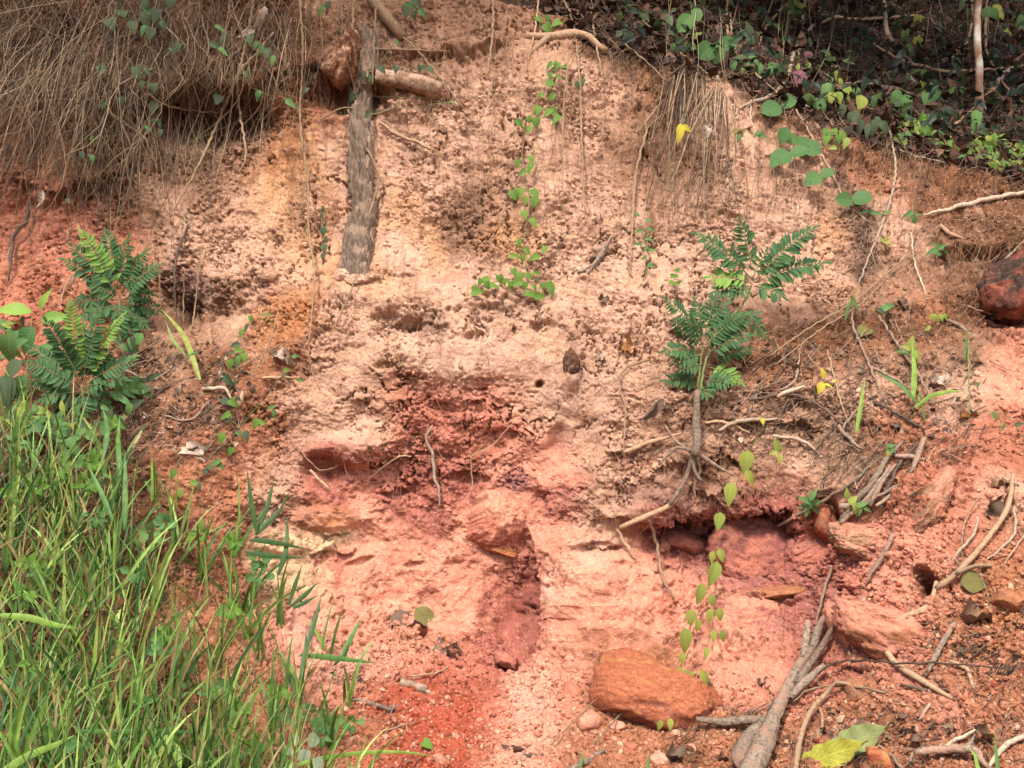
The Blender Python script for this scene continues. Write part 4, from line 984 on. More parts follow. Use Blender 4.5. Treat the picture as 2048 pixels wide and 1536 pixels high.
DW = [("root", [(2029, 1014), (2029, 1065), (1998, 1100), (1969, 1123)], 4, 'whitewood', "thin whitish root curving down the right slope"), ("root", [(2060, 1053), (2025, 1104), (2004, 1133)], 3, 'root', "thin tan root leaving the picture edge"),
 ("root", [(1959, 991), (1928, 1049), (1924, 1123)], 3, 'root', "straight thin root hanging on red soil"), ("root", [(1955, 1034), (1947, 1069), (1908, 1116), (1922, 1132)], 4, 'whitewood', "pale crooked root"),
 ("stick", [(1786, 1067), (1768, 1108), (1744, 1143), (1731, 1172)], 6, 'deadwood', "grey mauve stick leaning on rock"), ("stick", [(1909, 1245), (1873, 1307), (1851, 1352)], 7, 'deadwood', "grey stick leaning on the litter"),
 ("vine", [(1771, 1386), (1720, 1374), (1678, 1371), (1623, 1378), (1586, 1403)], 4, 'drystem', "dry vine bowing over the slope"), ("vine", [(1590, 1385), (1658, 1331), (1717, 1321), (1814, 1327), (1873, 1325), (1960, 1332), (2060, 1338)], 3, 'darkwood', "long thin dark vine running level"),
 ("stick", [(1663, 1130), (1643, 1202), (1630, 1252)], 4, 'deadwood', "thin upright twig"), ("stick", [(1556, 1052), (1619, 1016), (1697, 970), (1758, 916)], 4, 'deadwood', "long slanting pole"),
 ("stick", [(1668, 1060), (1700, 1020), (1752, 954), (1771, 919), (1806, 882)], 8, 'deadwood', "thick grey stick in the pile"), ("stick", [(1740, 1012), (1767, 958), (1793, 928)], 6, 'deadwood', "grey stick in the pile"),
 ("stick", [(1680, 1046), (1720, 1012), (1744, 985), (1780, 930)], 6, 'deadwood', "grey brown stick in the pile"), ("stick", [(1678, 1012), (1692, 1014), (1710, 1008)], 9, 'whitewood', "pale broken stick stub"), ("stick", [(1752, 1012), (1814, 970), (1875, 942)], 5, 'whitewood', "pale straight stick"),
 ("stick", [(1849, 874), (1834, 919), (1816, 950)], 7, 'deadwood', "stout tan stick"), ("stick", [(1700, 1030), (1760, 990), (1830, 960)], 5, 'deadwood', "slim grey stick"), ("stick", [(1760, 1020), (1800, 925), (1850, 880)], 4, 'darkwood', "dark slim stick"),
 ("sapling_stem", [(1611, -15), (1603, 59), (1596, 125)], 4.5, 'whitewood', "pale thin stem rising from the litter"), ("branch", [(1626, 50), (1592, 94), (1576, 148), (1549, 188), (1498, 207), (1469, 224)], 5, 'whitewood', "pale crooked branch on the bank lip"),
 ("branch", [(1549, 188), (1588, 195), (1630, 225)], 4, 'whitewood', "pale forking twig on the bank lip"), ("branch", [(1623, 55), (1670, 35), (1717, 39), (1834, 31), (1856, 36)], 4, 'root', "pale rod lying in forest shade"),
 ("vine", [(1768, -12), (1773, 59), (1791, 90), (1822, 125), (1850, 138)], 6, 'deadwood', "mossy vine leaning down"), ("vine", [(1709, 70), (1756, 94), (1803, 121), (1850, 134), (1893, 143), (1950, 140), (2015, 136), (2060, 128)], 4.5, 'root', "long pale root sagging through the undergrowth"),
 ("vine", [(1943, -12), (1943, 47), (1928, 94), (1893, 121), (1872, 130)], 3.5, 'root', "ochre vine looping down"), ("vine", [(1974, -12), (1971, 90), (1990, 141), (2014, 176), (2056, 212)], 3.5, 'root', "ochre vine running aslant"),
 ("branch", [(2060, 98), (2010, 146), (1967, 203), (1935, 228), (1902, 256)], 6, 'lichen', "lichened branch leaning across the undergrowth"), ("dry_stem", [(1455, -12), (1455, 62), (1478, 117), (1521, 156), (1560, 190)], 4, 'root', "orange dry stem drooping from above"),
 ("dry_stem", [(1459, -12), (1463, 60), (1474, 112), (1480, 130)], 3, 'root', "orange dry stem"), ("dry_stem", [(1584, -12), (1572, 59), (1561, 124)], 3.5, 'drystem', "tan grass stem upright in shade"), ("dry_stem", [(1580, -12), (1575, 50), (1556, 120)], 3, 'drystem', "tan thin grass stem"),
 ("dry_stem", [(1570, 10), (1529, 59), (1513, 115)], 4, 'drystem', "tan forked dry stem"), ("dry_stem", [(1549, -10), (1530, 40), (1500, 110)], 2.5, 'drystem', "thin dry stem crossing"), ("root", [(1502, 200), (1502, 242), (1520, 275)], 3, 'whitewood', "short white root"),
 ("root", [(1592, 219), (1623, 273), (1658, 336), (1686, 391), (1717, 422), (1758, 472)], 3, 'root', "long thin root slanting down the tan earth"), ("root", [(1779, 262), (1791, 332), (1783, 391), (1768, 438), (1740, 508), (1715, 575)], 3.6, 'whitewood', "long whitish root hanging down the tan earth"),
 ("root", [(1799, 299), (1834, 313), (1891, 325)], 3, 'whitewood', "short whitish root on brown soil"), ("branch", [(2060, 383), (1978, 398), (1912, 414), (1846, 430)], 6, 'whitewood', "white peeled branch pointing out of the slope"),
 ("root", [(1822, 465), (1830, 527), (1857, 600)], 3, 'whitewood', "mottled thin root"), ("dry_stem", [(1535, 714), (1620, 655), (1709, 602), (1797, 526), (1880, 450)], 2.5, 'drystem', "long slanting dry stem above the ledge"), ("dry_stem", [(1550, 730), (1640, 660), (1720, 608), (1810, 520)], 2.2, 'drystem', "second slanting dry stem above the ledge"),
 ("root", [(1316, 213), (1291, 246), (1294, 258), (1271, 352), (1264, 469), (1259, 550)], 3.6, 'root', "long tan root hanging from the brown corner"), ("root", [(1295, 258), (1312, 240), (1334, 225)], 3.2, 'root', "short tan root joining the long hanging one"),
 ("vine", [(1709, 598), (1705, 645), (1736, 723), (1768, 800)], 3.6, 'deadwood', "bent vine over the brown ledge"), ("vine", [(1758, 632), (1803, 700), (1834, 743), (1871, 816)], 4, 'deadwood', "straight vine stem over the brown ledge"), ("stick", [(1742, 734), (1780, 752), (1818, 777)], 3.5, 'deadwood', "short grey stick"),
 ("dry_stem", [(1936, 680), (1938, 750), (1939, 832)], 2.5, 'greenstem', "upright greenish stem"), ("root", [(1248, 905), (1299, 884), (1338, 874), (1363, 866)], 6, 'root', "stout pale root running level"),
 ("twig", [(1437, 861), (1482, 841), (1520, 840), (1555, 836)], 5, 'whitewood', "pale peeled twig"), ("twig", [(1410, 845), (1451, 845), (1500, 866)], 4, 'root', "forked tan twig"), ("twig", [(1545, 872), (1600, 880), (1637, 905)], 4, 'whitewood', "pale bent twig"),
 ("root", [(1240, 1056), (1287, 1034), (1338, 1010), (1367, 976)], 8, 'root', "thick root crossing the crust edge"), ("root", [(1299, 1041), (1314, 1092), (1326, 1155), (1348, 1197)], 5, 'root', "dusty root hanging over pink clay"), ("root", [(1234, 1058), (1252, 1090), (1273, 1119)], 5, 'root', "short dusty root"),
 ("root", [(865, 852), (852, 876), (865, 907), (869, 955), (879, 985), (876, 1015)], 4.6, 'whitewood', "wavy white root hanging in front of the red hollow"), ("root", [(823, 913), (794, 915), (733, 960)], 3, 'root', "thin pale root"),
 ("rootlet", [(1026, 845), (982, 893), (944, 913), (944, 972), (925, 1010)], 1.8, 'root', "hair thin root"), ("root", [(1238, 746), (1241, 787), (1251, 808), (1246, 912)], 3, 'root', "tangled thin root"), ("root", [(1298, 719), (1251, 736), (1238, 762)], 3.6, 'drystem', "arched thin root"),
 ("dry_stem", [(509, -12), (496, 68), (475, 150), (444, 226), (403, 318), (369, 383), (326, 452)], 4.2, 'drystem', "long straight tan stem slanting down the bank"), ("vine", [(598, -12), (606, 103), (600, 239), (615, 359), (618, 467), (629, 552), (618, 689), (625, 744), (640, 780)], 3.4, 'drystem', "long tan vine dropping the height of the bank"),
 ("dry_stem", [(547, 65), (510, 110), (478, 147), (478, 212), (492, 308), (476, 347)], 3.6, 'drystem', "bent tan stem"), ("vine", [(266, 114), (229, 171), (219, 219), (253, 249), (290, 277), (315, 340)], 3.4, 'drystem', "looping vine in the stem curtain"),
 ("vine", [(297, 188), (325, 208), (369, 219), (436, 226)], 3, 'drystem', "level vine in front of the dark hollow"), ("root", [(84, 222), (55, 262), (34, 294), (22, 314)], 6, 'root', "orange tan root sticking out"), ("root", [(58, 400), (51, 444), (27, 472), (18, 560)], 6, 'darkwood', "dark curved root on red earth"),
 ("root", [(759, 244), (791, 267), (832, 284), (872, 302)], 5, 'root', "crooked root slanting from the trunk"), ("vine", [(696, 219), (737, 304), (757, 349), (750, 393), (730, 461), (726, 528)], 3.4, 'drystem', "grey vine winding down in front of the trunk"),
 ("vine", [(757, -10), (791, 58), (839, 106), (908, 191), (930, 220)], 3.2, 'drystem', "thin vine slanting across"), ("dry_stem", [(986, -10), (985, 68), (973, 152)], 3, 'drystem', "straight thin stem"), ("vine", [(1120, -10), (1143, 34), (1154, 103), (1160, 171), (1164, 308), (1171, 446)], 3.2, 'root', "long thin orange stem dangling"),
 ("dry_stem", [(1137, 113), (1126, 239), (1126, 378)], 2.4, 'root', "fine hanging stem"), ("dry_stem", [(1181, 16), (1195, 103), (1208, 163)], 2.6, 'drystem', "fine drooping stem"), ("dry_stem", [(1078, -10), (1070, 60), (1055, 122)], 2.4, 'root', "fine slanting stem"),
 ("dry_stem", [(706, -10), (705, 70), (704, 180)], 4, 'drystem', "upright tan stem by the trunk top"), ("dry_stem", [(752, 10), (748, 80), (745, 170)], 3.4, 'drystem', "upright tan stem near the log stub"), ("vine", [(640, 240), (690, 215), (740, 228), (790, 215), (830, 190)], 2.6, 'drystem', "thin vine arcing in front of the trunk"),
 ("vine", [(700, 105), (760, 98), (830, 100), (900, 102)], 2.6, 'drystem', "thin level vine under the brow"), ("root", [(376, 450), (352, 518), (350, 604), (355, 640)], 4.5, 'darkwood', "brown root dropping into the dark pocket"), ("rootlet", [(318, 525), (321, 625)], 2.2, 'drystem', "fine straight rootlet"),
 ("rootlet", [(369, 539), (366, 657)], 2.4, 'drystem', "fine straight rootlet"), ("rootlet", [(403, 498), (386, 641), (369, 690)], 2.4, 'drystem', "fine slanting rootlet"), ("rootlet", [(147, 546), (126, 587), (120, 645)], 2.6, 'root', "fine curved rootlet"), ("dry_stem", [(717, 540), (690, 610), (650, 690)], 2.4, 'drystem', "fine stem trailing over tan earth"),
 ("twig", [(690, 1396), (720, 1400), (760, 1414), (785, 1418), (797, 1410)], 6, 'deadwood', "smooth grey bent twig"), ("twig", [(742, 1470), (790, 1455), (834, 1444)], 2.4, 'root', "thin pale twig"), ("stick", [(1046, 1508), (1070, 1512), (1102, 1512)], 5, 'darkwood', "short black stick"),
 ("stick", [(1120, 1560), (1160, 1530), (1210, 1500)], 9, 'deadwood', "pale brown branch piece"), ("dry_stem", [(1180, 1500), (1230, 1440), (1262, 1408)], 2.6, 'deadwood', "thin straw stem"), ("dry_stem", [(1100, 1490), (1150, 1440), (1200, 1390)], 2.2, 'drystem', "thin straw stem"), ("dry_stem", [(820, 1352), (870, 1346), (900, 1330)], 3, 'root', "thin curved stem"),
 ("stick", [(1830, 1505), (1880, 1498), (1940, 1500), (1985, 1540)], 10, 'deadwood', "thick grey stick"), ("stick", [(1905, 1510), (1935, 1490), (1956, 1462)], 5, 'deadwood', "forked grey stick"), ("twig", [(1755, 1490), (1790, 1520), (1810, 1545)], 4, 'deadwood', "thin grey twig"), ("twig", [(1890, 1492), (1920, 1476), (1952, 1458)], 5, 'whitewood', "pale twig"),
 ("stick", [(2060, 1466), (2010, 1490), (1975, 1540)], 7, 'whitewood', "pale stick entering the corner"), ("twig", [(1860, 1408), (1848, 1424), (1838, 1440)], 4, 'whitewood', "short straight straw coloured twig"), ("twig", [(1805, 1370), (1850, 1380), (1900, 1376)], 4, 'darkwood', "dark twig"), ("root", [(1900, 1322), (1930, 1340), (1950, 1380)], 7, 'root', "knobbly yellow root"),
 ("twig", [(1640, 1415), (1645, 1445), (1638, 1482)], 4, 'root', "thin pale root"), ("stick", [(1560, 780), (1590, 760), (1600, 700)], 3, 'deadwood', "grey stick leaning on the ledge"), ("stick", [(1555, 795), (1580, 782), (1610, 772)], 5, 'whitewood', "pale stick with fibres"), ("stick", [(1500, 800), (1560, 790), (1620, 800), (1700, 860)], 3, 'darkwood', "dark arched stick"),
 ("vine", [(1655, 700), (1680, 800), (1700, 850)], 2.6, 'drystem', "fine dry vine"), ("stick", [(1676, 850), (1700, 880), (1726, 898)], 5, 'deadwood', "short grey stick"), ("stick", [(1720, 812), (1690, 850), (1680, 880)], 3, 'deadwood', "short thin stick"), ("stick", [(1790, 912), (1830, 915), (1850, 918)], 6, 'deadwood', "short thick stick"),
 ("stick", [(1746, 802), (1800, 830), (1850, 860)], 4, 'darkwood', "dark slim stick"), ("twig", [(1895, 640), (1930, 660), (1960, 690)], 5, 'deadwood', "grey twig below the dark red rock"), ("root", [(1935, 612), (1990, 630), (2056, 640)], 3, 'root', "thin root crossing the dark red rock"), ("twig", [(1980, 565), (2000, 530), (2050, 480)], 3.4, 'deadwood', "thin curved twig by the dark red rock"),
 ("stick", [(1880, 450), (1905, 470), (1930, 478)], 5, 'root', "tan root stub"), ("branch", [(1690, 170), (1730, 168), (1770, 176), (1830, 190)], 8, 'deadwood', "fallen grey branch half hidden in leaves"), ("branch", [(1814, 148), (1840, 180)], 5, 'deadwood', "short slanting log end"), ("stick", [(1785, 246), (1810, 262)], 5, 'whitewood', "short white stick"),
 ("vine", [(1285, 40), (1320, 75), (1380, 120), (1450, 175)], 2.6, 'drystem', "thin brown vine slanting over the lip"), ("vine", [(1250, 88), (1300, 130), (1335, 165)], 2.4, 'drystem', "thin brown vine on the brown corner"), ("vine", [(1640, 140), (1700, 190), (1770, 240)], 2.6, 'drystem', "thin vine through leaves"),
 ("dry_stem", [(620, 940), (640, 960), (662, 982)], 4.5, 'root', "short pale root end"), ("rootlet", [(575, 870), (600, 900), (640, 940), (680, 930)], 2.8, 'root', "thin forking rootlet"), ("twig", [(250, 740), (300, 760), (340, 740)], 3, 'deadwood', "thin grey twig"), ("twig", [(300, 800), (340, 770), (390, 752)], 3.4, 'darkwood', "dark grey twig"),
 ("stick", [(405, 778), (450, 778), (466, 800)], 5, 'whitewood', "pale dead twig"), ("stick", [(476, 814), (486, 782)], 8, 'root', "short stout pale twig"), ("stick", [(525, 757), (560, 755), (590, 756)], 4, 'root', "level pale twig"), ("stick", [(262, 900), (275, 880), (284, 862)], 5, 'root', "short tan twig"), ("stick", [(330, 832), (380, 840), (420, 800)], 3, 'deadwood', "grey twig among litter"),
 ("dry_stem", [(500, 760), (540, 680), (560, 600)], 2, 'drystem', "fine slanting straw"), ("dry_stem", [(470, 740), (560, 690), (620, 680)], 2, 'drystem', "fine level straw")]
for nm, pts, r, mt, ph in DW:
    mx, my = pts[len(pts) // 2][:2]
    catg = {"root": "root", "stick": "stick", "twig": "twig", "vine": "vine", "branch": "branch", "dry_stem": "dry vine", "rootlet": "root", "sapling_stem": "sapling"}[nm]
    nm2 = {"dry_stem": "dry_vine", "sapling_stem": "thin_sapling"}.get(nm, nm)
    r_ = r * (.72 if nm in ('root', 'vine', 'dry_stem', 'rootlet') else .85)
    limb(nm2, lab(ph, mx, my), catg, pts, [r_ * .85, r_, r_ * .95, r_ * .4], mt, .012 + r * .003 + (.05 if nm in ('vine', 'dry_stem') else .01) * random.uniform(.5, 1.4), 6 if r > 3.5 else 5, .14, 0, bend=.0008 + .0003 * r, seed=int(mx))

y0 = at_floor(1957, 226).y; P = [w3(1957, 232, y0), w3(1959, 156, y0 - .02), w3(1954, 59, y0), w3(1958, -60, y0 + .03), w3(1962, -420, y0 + .1)]; k_ = y0 / 2048
V, F = tube(P, [9 * k_, 7.5 * k_, 7 * k_, 6.5 * k_, 5 * k_], 10, .07, ref=P[0], bend=.002)
solo("pale_sapling", pymesh("pale_sapling", V, F), "straight sapling trunk with white lichen blotches on the upper right", "sapling", P[0], M['lichen'])

# seedling with bare roots
root = limb("bare_seedling", "smooth tan seedling stem gripping the eroded edge with exposed roots", "seedling", [(1395, 780), (1393, 820), (1392, 850), (1395, 880), (1390, 912)], [6, 7, 8, 8, 9], 'deadwood', .10, 8,
     kids=[([(1389, 903), (1436, 934), (1469, 952)], [5, 4, 2], .07), ([(1389, 903), (1385, 925), (1393, 950), (1405, 964)], [5, 4, 3], .08), ([(1386, 905), (1354, 895), (1318, 930)], [4, 3, 2], .07),
           ([(1388, 908), (1400, 940), (1388, 975), (1392, 1000)], [4, 3, 2], .07), ([(1386, 912), (1370, 960), (1340, 1008)], [5, 5, 4], .06), ([(1384, 905), (1350, 880), (1330, 850)], [4, 3, 2], .06)], kidname="bare_root")

# ================================================================== feathery seedlings
def frond(root, b, t, n, ll, key, arch=.12, nrm_=None, openness=.95):
    """b, t: world points of base and tip; ll: leaflet length in metres"""
    mid = (b + t) / 2 + Vector((0, -.3, 1)).normalized() * (t - b).length * arch
    L = (t - b).length
    n_ = nrm_ or Vector((random.uniform(-.25, .25), -.9, .55)).normalized()
    pts = [b * (1 - s) ** 2 + mid * 2 * s * (1 - s) + t * s * s for s in np.linspace(0, 1, 9)]
    V, F = tube(pts, [.0024, .0018, .001], 4, .05, ref=root.location)
    fr = part("frond", pymesh("frond", V, F), root, (0, 0, 0), M['greenstem'])
    for i in range(n):
        s = .14 + .86 * (i + .5) / n
        p = b * (1 - s) ** 2 + mid * 2 * s * (1 - s) + t * s * s
        tg = ((mid - b) * (1 - s) + (t - mid) * s).normalized()
        nn = (n_ - tg * n_.dot(tg)).normalized(); sd = tg.cross(nn)
        sz = ll * (math.sin(math.pi * min(1, (.22 + .72 * s))) ** .6) * random.uniform(.78, 1.1)
        for sg in (-1, 1):
            if random.random() < .04: continue
            d = (sd * sg * openness + tg * (.40 + .5 * s * s + random.uniform(-.14, .14)) + nn * random.uniform(-.3, .3) - Vector((0, 0, random.uniform(.05, .3)))).normalized()
            put_leaf(key, p, d, nn + Vector((random.uniform(-.15, .15),) * 3) + sd * sg * -.15, sz, fr, "leaflet", 1.0)
    s = t - pts[-2]
    put_leaf(key, t, s, n_, ll * .6, fr, "leaflet")
def feathery(name, label, hub, spec, ll, stem=None, off=.18, kk_='leaflet', ratio=9.5):
    hb = at_floor(hub[0], hub[1], off)
    root = thing(name, label, "seedling", at_floor(*(stem[0] if stem else hub)[:2], .02))
    if stem:
        P = [at_floor(x, y, o) for x, y, o in stem] + [hb]
        V, F = tube(P, [.007, .006, .005, .004], 6, .08, ref=root.location, bend=.002)
        part("stem", pymesh("stem", V, F), root, (0, 0, 0), M['greenstem'])
    k_ = m_per_px(*hub)
    for sp in spec:
        bx, by, tx, ty = sp[:4]; key = sp[4] if len(sp) > 4 else kk_
        lpx = math.hypot(tx - bx, ty - by); y0 = hb.y + random.uniform(-.03, .03)
        b = w3(bx, by, y0); tlift = random.uniform(-.02, .10)
        yb = at_floor(tx, ty).y
        t = w3(tx, ty, min(y0 - tlift, yb - .05))
        frond(root, b, t, max(5, int(lpx / ratio)), ll * k_ * (sp[5] if len(sp) > 5 else 1), key)
    return root
feathery("feathery_seedling", "feathery dark green seedling top with long spread fronds above the leaning seedling", (1505, 567),
    [(1505, 560, 1398, 472), (1503, 540, 1483, 449), (1510, 560, 1622, 460), (1510, 565, 1648, 526), (1503, 567, 1424, 554, 'leaflet_y'), (1508, 572, 1562, 592), (1500, 572, 1434, 582), (1500, 572, 1468, 590, 'leaflet', .8), (1506, 556, 1530, 505, 'leaflet', .7)],
    33, [(1400, 790, .05), (1412, 720, .10), (1450, 650, .15), (1488, 605, .18)], .22)
feathery("feathery_seedling", "bushy feathery blue green seedling leaning out over the eroded edge", (1406, 690),
    [(1404, 680, 1334, 602), (1410, 670, 1430, 596), (1406, 670, 1391, 606), (1400, 690, 1350, 646), (1402, 704, 1330, 703), (1412, 690, 1486, 630), (1430, 680, 1512, 628), (1500, 640, 1532, 672), (1410, 710, 1497, 672), (1420, 735, 1480, 764, 'leaflet_y', .9),
     (1404, 728, 1366, 740, 'leaflet', .8), (1402, 764, 1334, 760), (1408, 764, 1458, 766), (1404, 772, 1412, 792), (1404, 690, 1374, 632), (1415, 695, 1456, 640), (1425, 720, 1500, 700, 'leaflet', .9), (1404, 710, 1352, 726), (1412, 655, 1452, 610)],
    27, [(1396, 792, .04), (1398, 750, .08)], .16, ratio=8)
feathery("feathery_shrub", "upper feathery dark green shrub growing from the red slope under dry stems", (238, 590),
    [(235, 585, 166, 468, 'leaflet_y', .9), (238, 580, 212, 468), (240, 580, 256, 480), (232, 588, 132, 522), (232, 584, 146, 494), (244, 590, 274, 520), (246, 592, 316, 532), (232, 600, 150, 606), (250, 600, 310, 550), (250, 604, 318, 622), (238, 610, 166, 634),
     (246, 620, 268, 690), (240, 600, 240, 670), (236, 580, 190, 500), (244, 584, 292, 505), (240, 610, 290, 650), (236, 600, 186, 566), (246, 600, 300, 590)], 28, [(255, 680, .03), (250, 640, .08)], .17, ratio=8)
feathery("feathery_shrub", "lower feathery green shrub with yellow tipped shoots beside the tall grass", (164, 770),
    [(164, 760, 140, 610, 'leaflet_y', .8), (162, 765, 95, 646), (168, 762, 245, 632, 'leaflet_y', .8), (166, 760, 202, 620), (158, 772, 64, 696), (158, 776, 60, 726), (156, 780, 50, 758), (170, 766, 220, 703), (170, 776, 204, 768), (158, 786, 118, 812), (168, 784, 214, 808),
     (164, 786, 166, 834), (172, 770, 262, 722), (164, 760, 170, 660), (160, 768, 118, 690), (160, 784, 84, 800), (170, 780, 250, 760), (164, 765, 190, 680)], 29, [(170, 850, .03), (166, 810, .08)], .17, ratio=8)
leafy("broadleaf_seedling", "broad leaved light green seedling at the picture edge above the lower shrub", "seedling",
    [(20, 612, 90, -75, 'broad'), (84, 600, 50, 20, 'broad'), (106, 632, 74, 82, 'broad'), (48, 676, 62, 215, 'broadg', 1.6), (10, 700, 80, 190, 'broadg', 1.4), (100, 700, 70, 110, 'broadg'), (30, 690, 60, 250, 'broadg'), (34, 775, 64, 200, 'broadg', 1.3), (8, 780, 70, 170, 'underdark', 1.3), (20, 740, 60, 230, 'underdark', 1.3)],
    [[(44, 850), (52, 760), (58, 690), (64, 636)]], .16, srad=.004)

# ================================================================== creepers and leafy sprigs
hv = [(1095, 38), (1112, 46), (1095, 57), (1080, 40), (1098, 132), (1113, 133), (1127, 133), (1100, 152), (1120, 155), (1103, 167), (1080, 192), (1103, 195), (1075, 221), (1095, 226), (1110, 224), (1112, 238), (1058, 240), (1072, 246), (1040, 248), (1057, 260),
      (1035, 327), (1063, 320), (1060, 336), (1045, 345), (1028, 390), (1040, 386), (1070, 388), (1052, 402), (1068, 407), (1050, 430), (1068, 446), (1038, 487), (1030, 512), (1055, 503), (1067, 515), (1088, 500), (1045, 517), (960, 565), (955, 582), (975, 572), (988, 571), (1000, 559), (1010, 565),
      (1022, 571), (1030, 547), (1032, 566), (1050, 572), (1058, 553), (1075, 546), (1070, 577), (1087, 573), (1080, 592), (1103, 580), (1060, 588), (1100, 570), (968, 560), (1040, 556)]
leafy("heart_leaved_creeper", "bright green heart leaved creeper trailing down the middle of the tan bank", "creeper",
    [(x, y, random.uniform(17, 27), random.choice([180, 160, 200, 140, 225, 100, 250])) for x, y in hv],
    [[(1142, 30), (1095, 42), (1108, 90), (1112, 130), (1100, 190), (1088, 230), (1050, 262), (1046, 330), (1060, 400), (1056, 440), (1046, 510), (1062, 545), (1086, 572)], [(1060, 548), (1010, 560), (955, 568)], [(1095, 226), (1112, 234)]], .035, key='heart', srad=.0024)
yv = [(1492, 928, 44, 185), (1500, 955, 26, 160), (1460, 988, 38, 190), (1438, 1044, 32, 200), (1450, 1064, 26, 160), (1437, 1086, 28, 190), (1424, 1116, 22, 190), (1443, 1112, 24, 170), (1428, 1150, 44, 195), (1401, 1190, 36, 190), (1424, 1204, 24, 170), (1419, 1232, 24, 190), (1440, 1232, 24, 180), (1382, 1238, 30, 185),
      (1372, 1285, 46, 180), (1428, 1273, 20, 180), (1446, 1273, 20, 180), (1413, 1305, 18, 200), (1365, 1318, 20, 185), (1358, 1350, 24, 180), (1370, 1354, 22, 170), (1382, 1354, 20, 180), (1410, 1356, 26, 150), (1325, 1371, 38, 185), (1324, 1408, 24, 170), (1320, 1452, 18, 180), (1341, 1450, 20, 180), (1286, 1417, 14, 180), (1396, 1252, 22, 180)]
leafy("yellowish_vine", "hanging vine with yellow green leaves dangling in front of the purple stones", "creeper", [(x, y, s * 1.4, a, 'lime') for x, y, s, a in yv],
    [[(1512, 880), (1492, 925), (1464, 990), (1440, 1075), (1430, 1150), (1404, 1200), (1380, 1285), (1345, 1350), (1325, 1400), (1318, 1450)], [(1432, 1150), (1428, 1230), (1412, 1300), (1402, 1340)], [(1380, 1300), (1362, 1346)]], .12, key='lime', srad=.0016)
leafy("round_leaved_creeper", "round leaved dark green creeper sprawling on the upper right bank", "creeper",
    [(1545, 217, 44, 255), (1574, 203, 40, 80), (1617, 201, 32, 0), (1640, 211, 42, 150), (1568, 269, 36, 200), (1584, 278, 28, 120), (1607, 284, 42, 100), (1627, 298, 50, 120), (1598, 303, 42, 80), (1564, 313, 48, 250), (1550, 324, 26, 215), (1656, 345, 38, 75), (1629, 356, 38, 245), (1614, 366, 24, 230),
     (1689, 399, 40, 265), (1722, 396, 40, 85)], [[(1660, 190), (1610, 215), (1570, 210)], [(1640, 280), (1600, 290), (1570, 280)], [(1650, 320), (1640, 350), (1620, 362)], [(1660, 350), (1700, 395), (1730, 400)], [(1500, 262), (1540, 285), (1572, 300)]], .06, key='round', srad=.002)
leafy("lobed_creeper", "faint green trailing creeper at the foot of the pale root on tan earth", "creeper", [(1728, 422, 26, 260), (1752, 425, 30, 90), (1774, 423, 22, 70), (1818, 427, 26, 240), (1828, 438, 22, 160), (1836, 428, 16, 60)], [[(1700, 402), (1750, 425), (1838, 430)]], .04, key='under', srad=.0014)
leafy("hanging_creeper", "three large round leaves hanging against the dark forest above the root bundle", "creeper", [(1414, 101, 46, 215), (1433, 106, 40, 180), (1452, 90, 44, 80)], [[(1396, 30), (1420, 70), (1430, 92)]], .16, key='round', srad=.002)
leafy("hanging_creeper", "two broad pale green leaves hanging at the top against dark forest", "creeper", [(1369, 47, 54, 210), (1393, 30, 38, 165)], [[(1392, -10), (1384, 15)]], .25, key='round', srad=.002)
leafy("yellow_leaf_sprig", "two bright yellow leaves caught on the bundle of hanging roots", "leaf", [(1361, 264, 40, 190, 'yellow', 1.25), (1375, 257, 26, 130, 'yellow', 1.2)], [[(1376, 245), (1368, 250)]], .22, key='yellow', srad=.0012)
leafy("yellow_leaf_sprig", "yellow leaved sprig standing on the brown ledge", "sprig", [(1647, 746, 24, 340, 'yellow'), (1658, 770, 20, 100, 'yellow'), (1641, 778, 34, 200, 'yellow'), (1668, 762, 12, 60, 'yellow')], [[(1664, 800), (1655, 775), (1650, 755)]], .08, key='yellow', srad=.0012)
leafy("yellow_leaf_sprig", "lime green bud sprig on the pink ledge right of the bare roots", "sprig", [(1555, 893, 32, 340, 'lime'), (1560, 918, 24, 190, 'lime'), (1548, 905, 18, 250, 'lime')], [[(1558, 930), (1556, 908)]], .08, key='lime', srad=.0012)
leafy("yellow_leaf_sprig", "single small yellow leaf beside the pale peeled twig", "leaf", [(1526, 844, 20, 180, 'yellow', 1.3)], [[(1524, 862), (1526, 850)]], .06, key='yellow', srad=.001)
leafy("purple_leaf_plant", "plant with one big purple leaf and one small in the undergrowth", "plant", [(1601, 158, 50, 185, 'purple'), (1617, 112, 26, 170, 'purple'), (1596, 133, 16, 20, 'lime'), (1617, 133, 22, 200, 'lime'), (1627, 151, 20, 190, 'lime')], [[(1612, 180), (1606, 150), (1615, 120)]], .08, key='purple', srad=.0016)
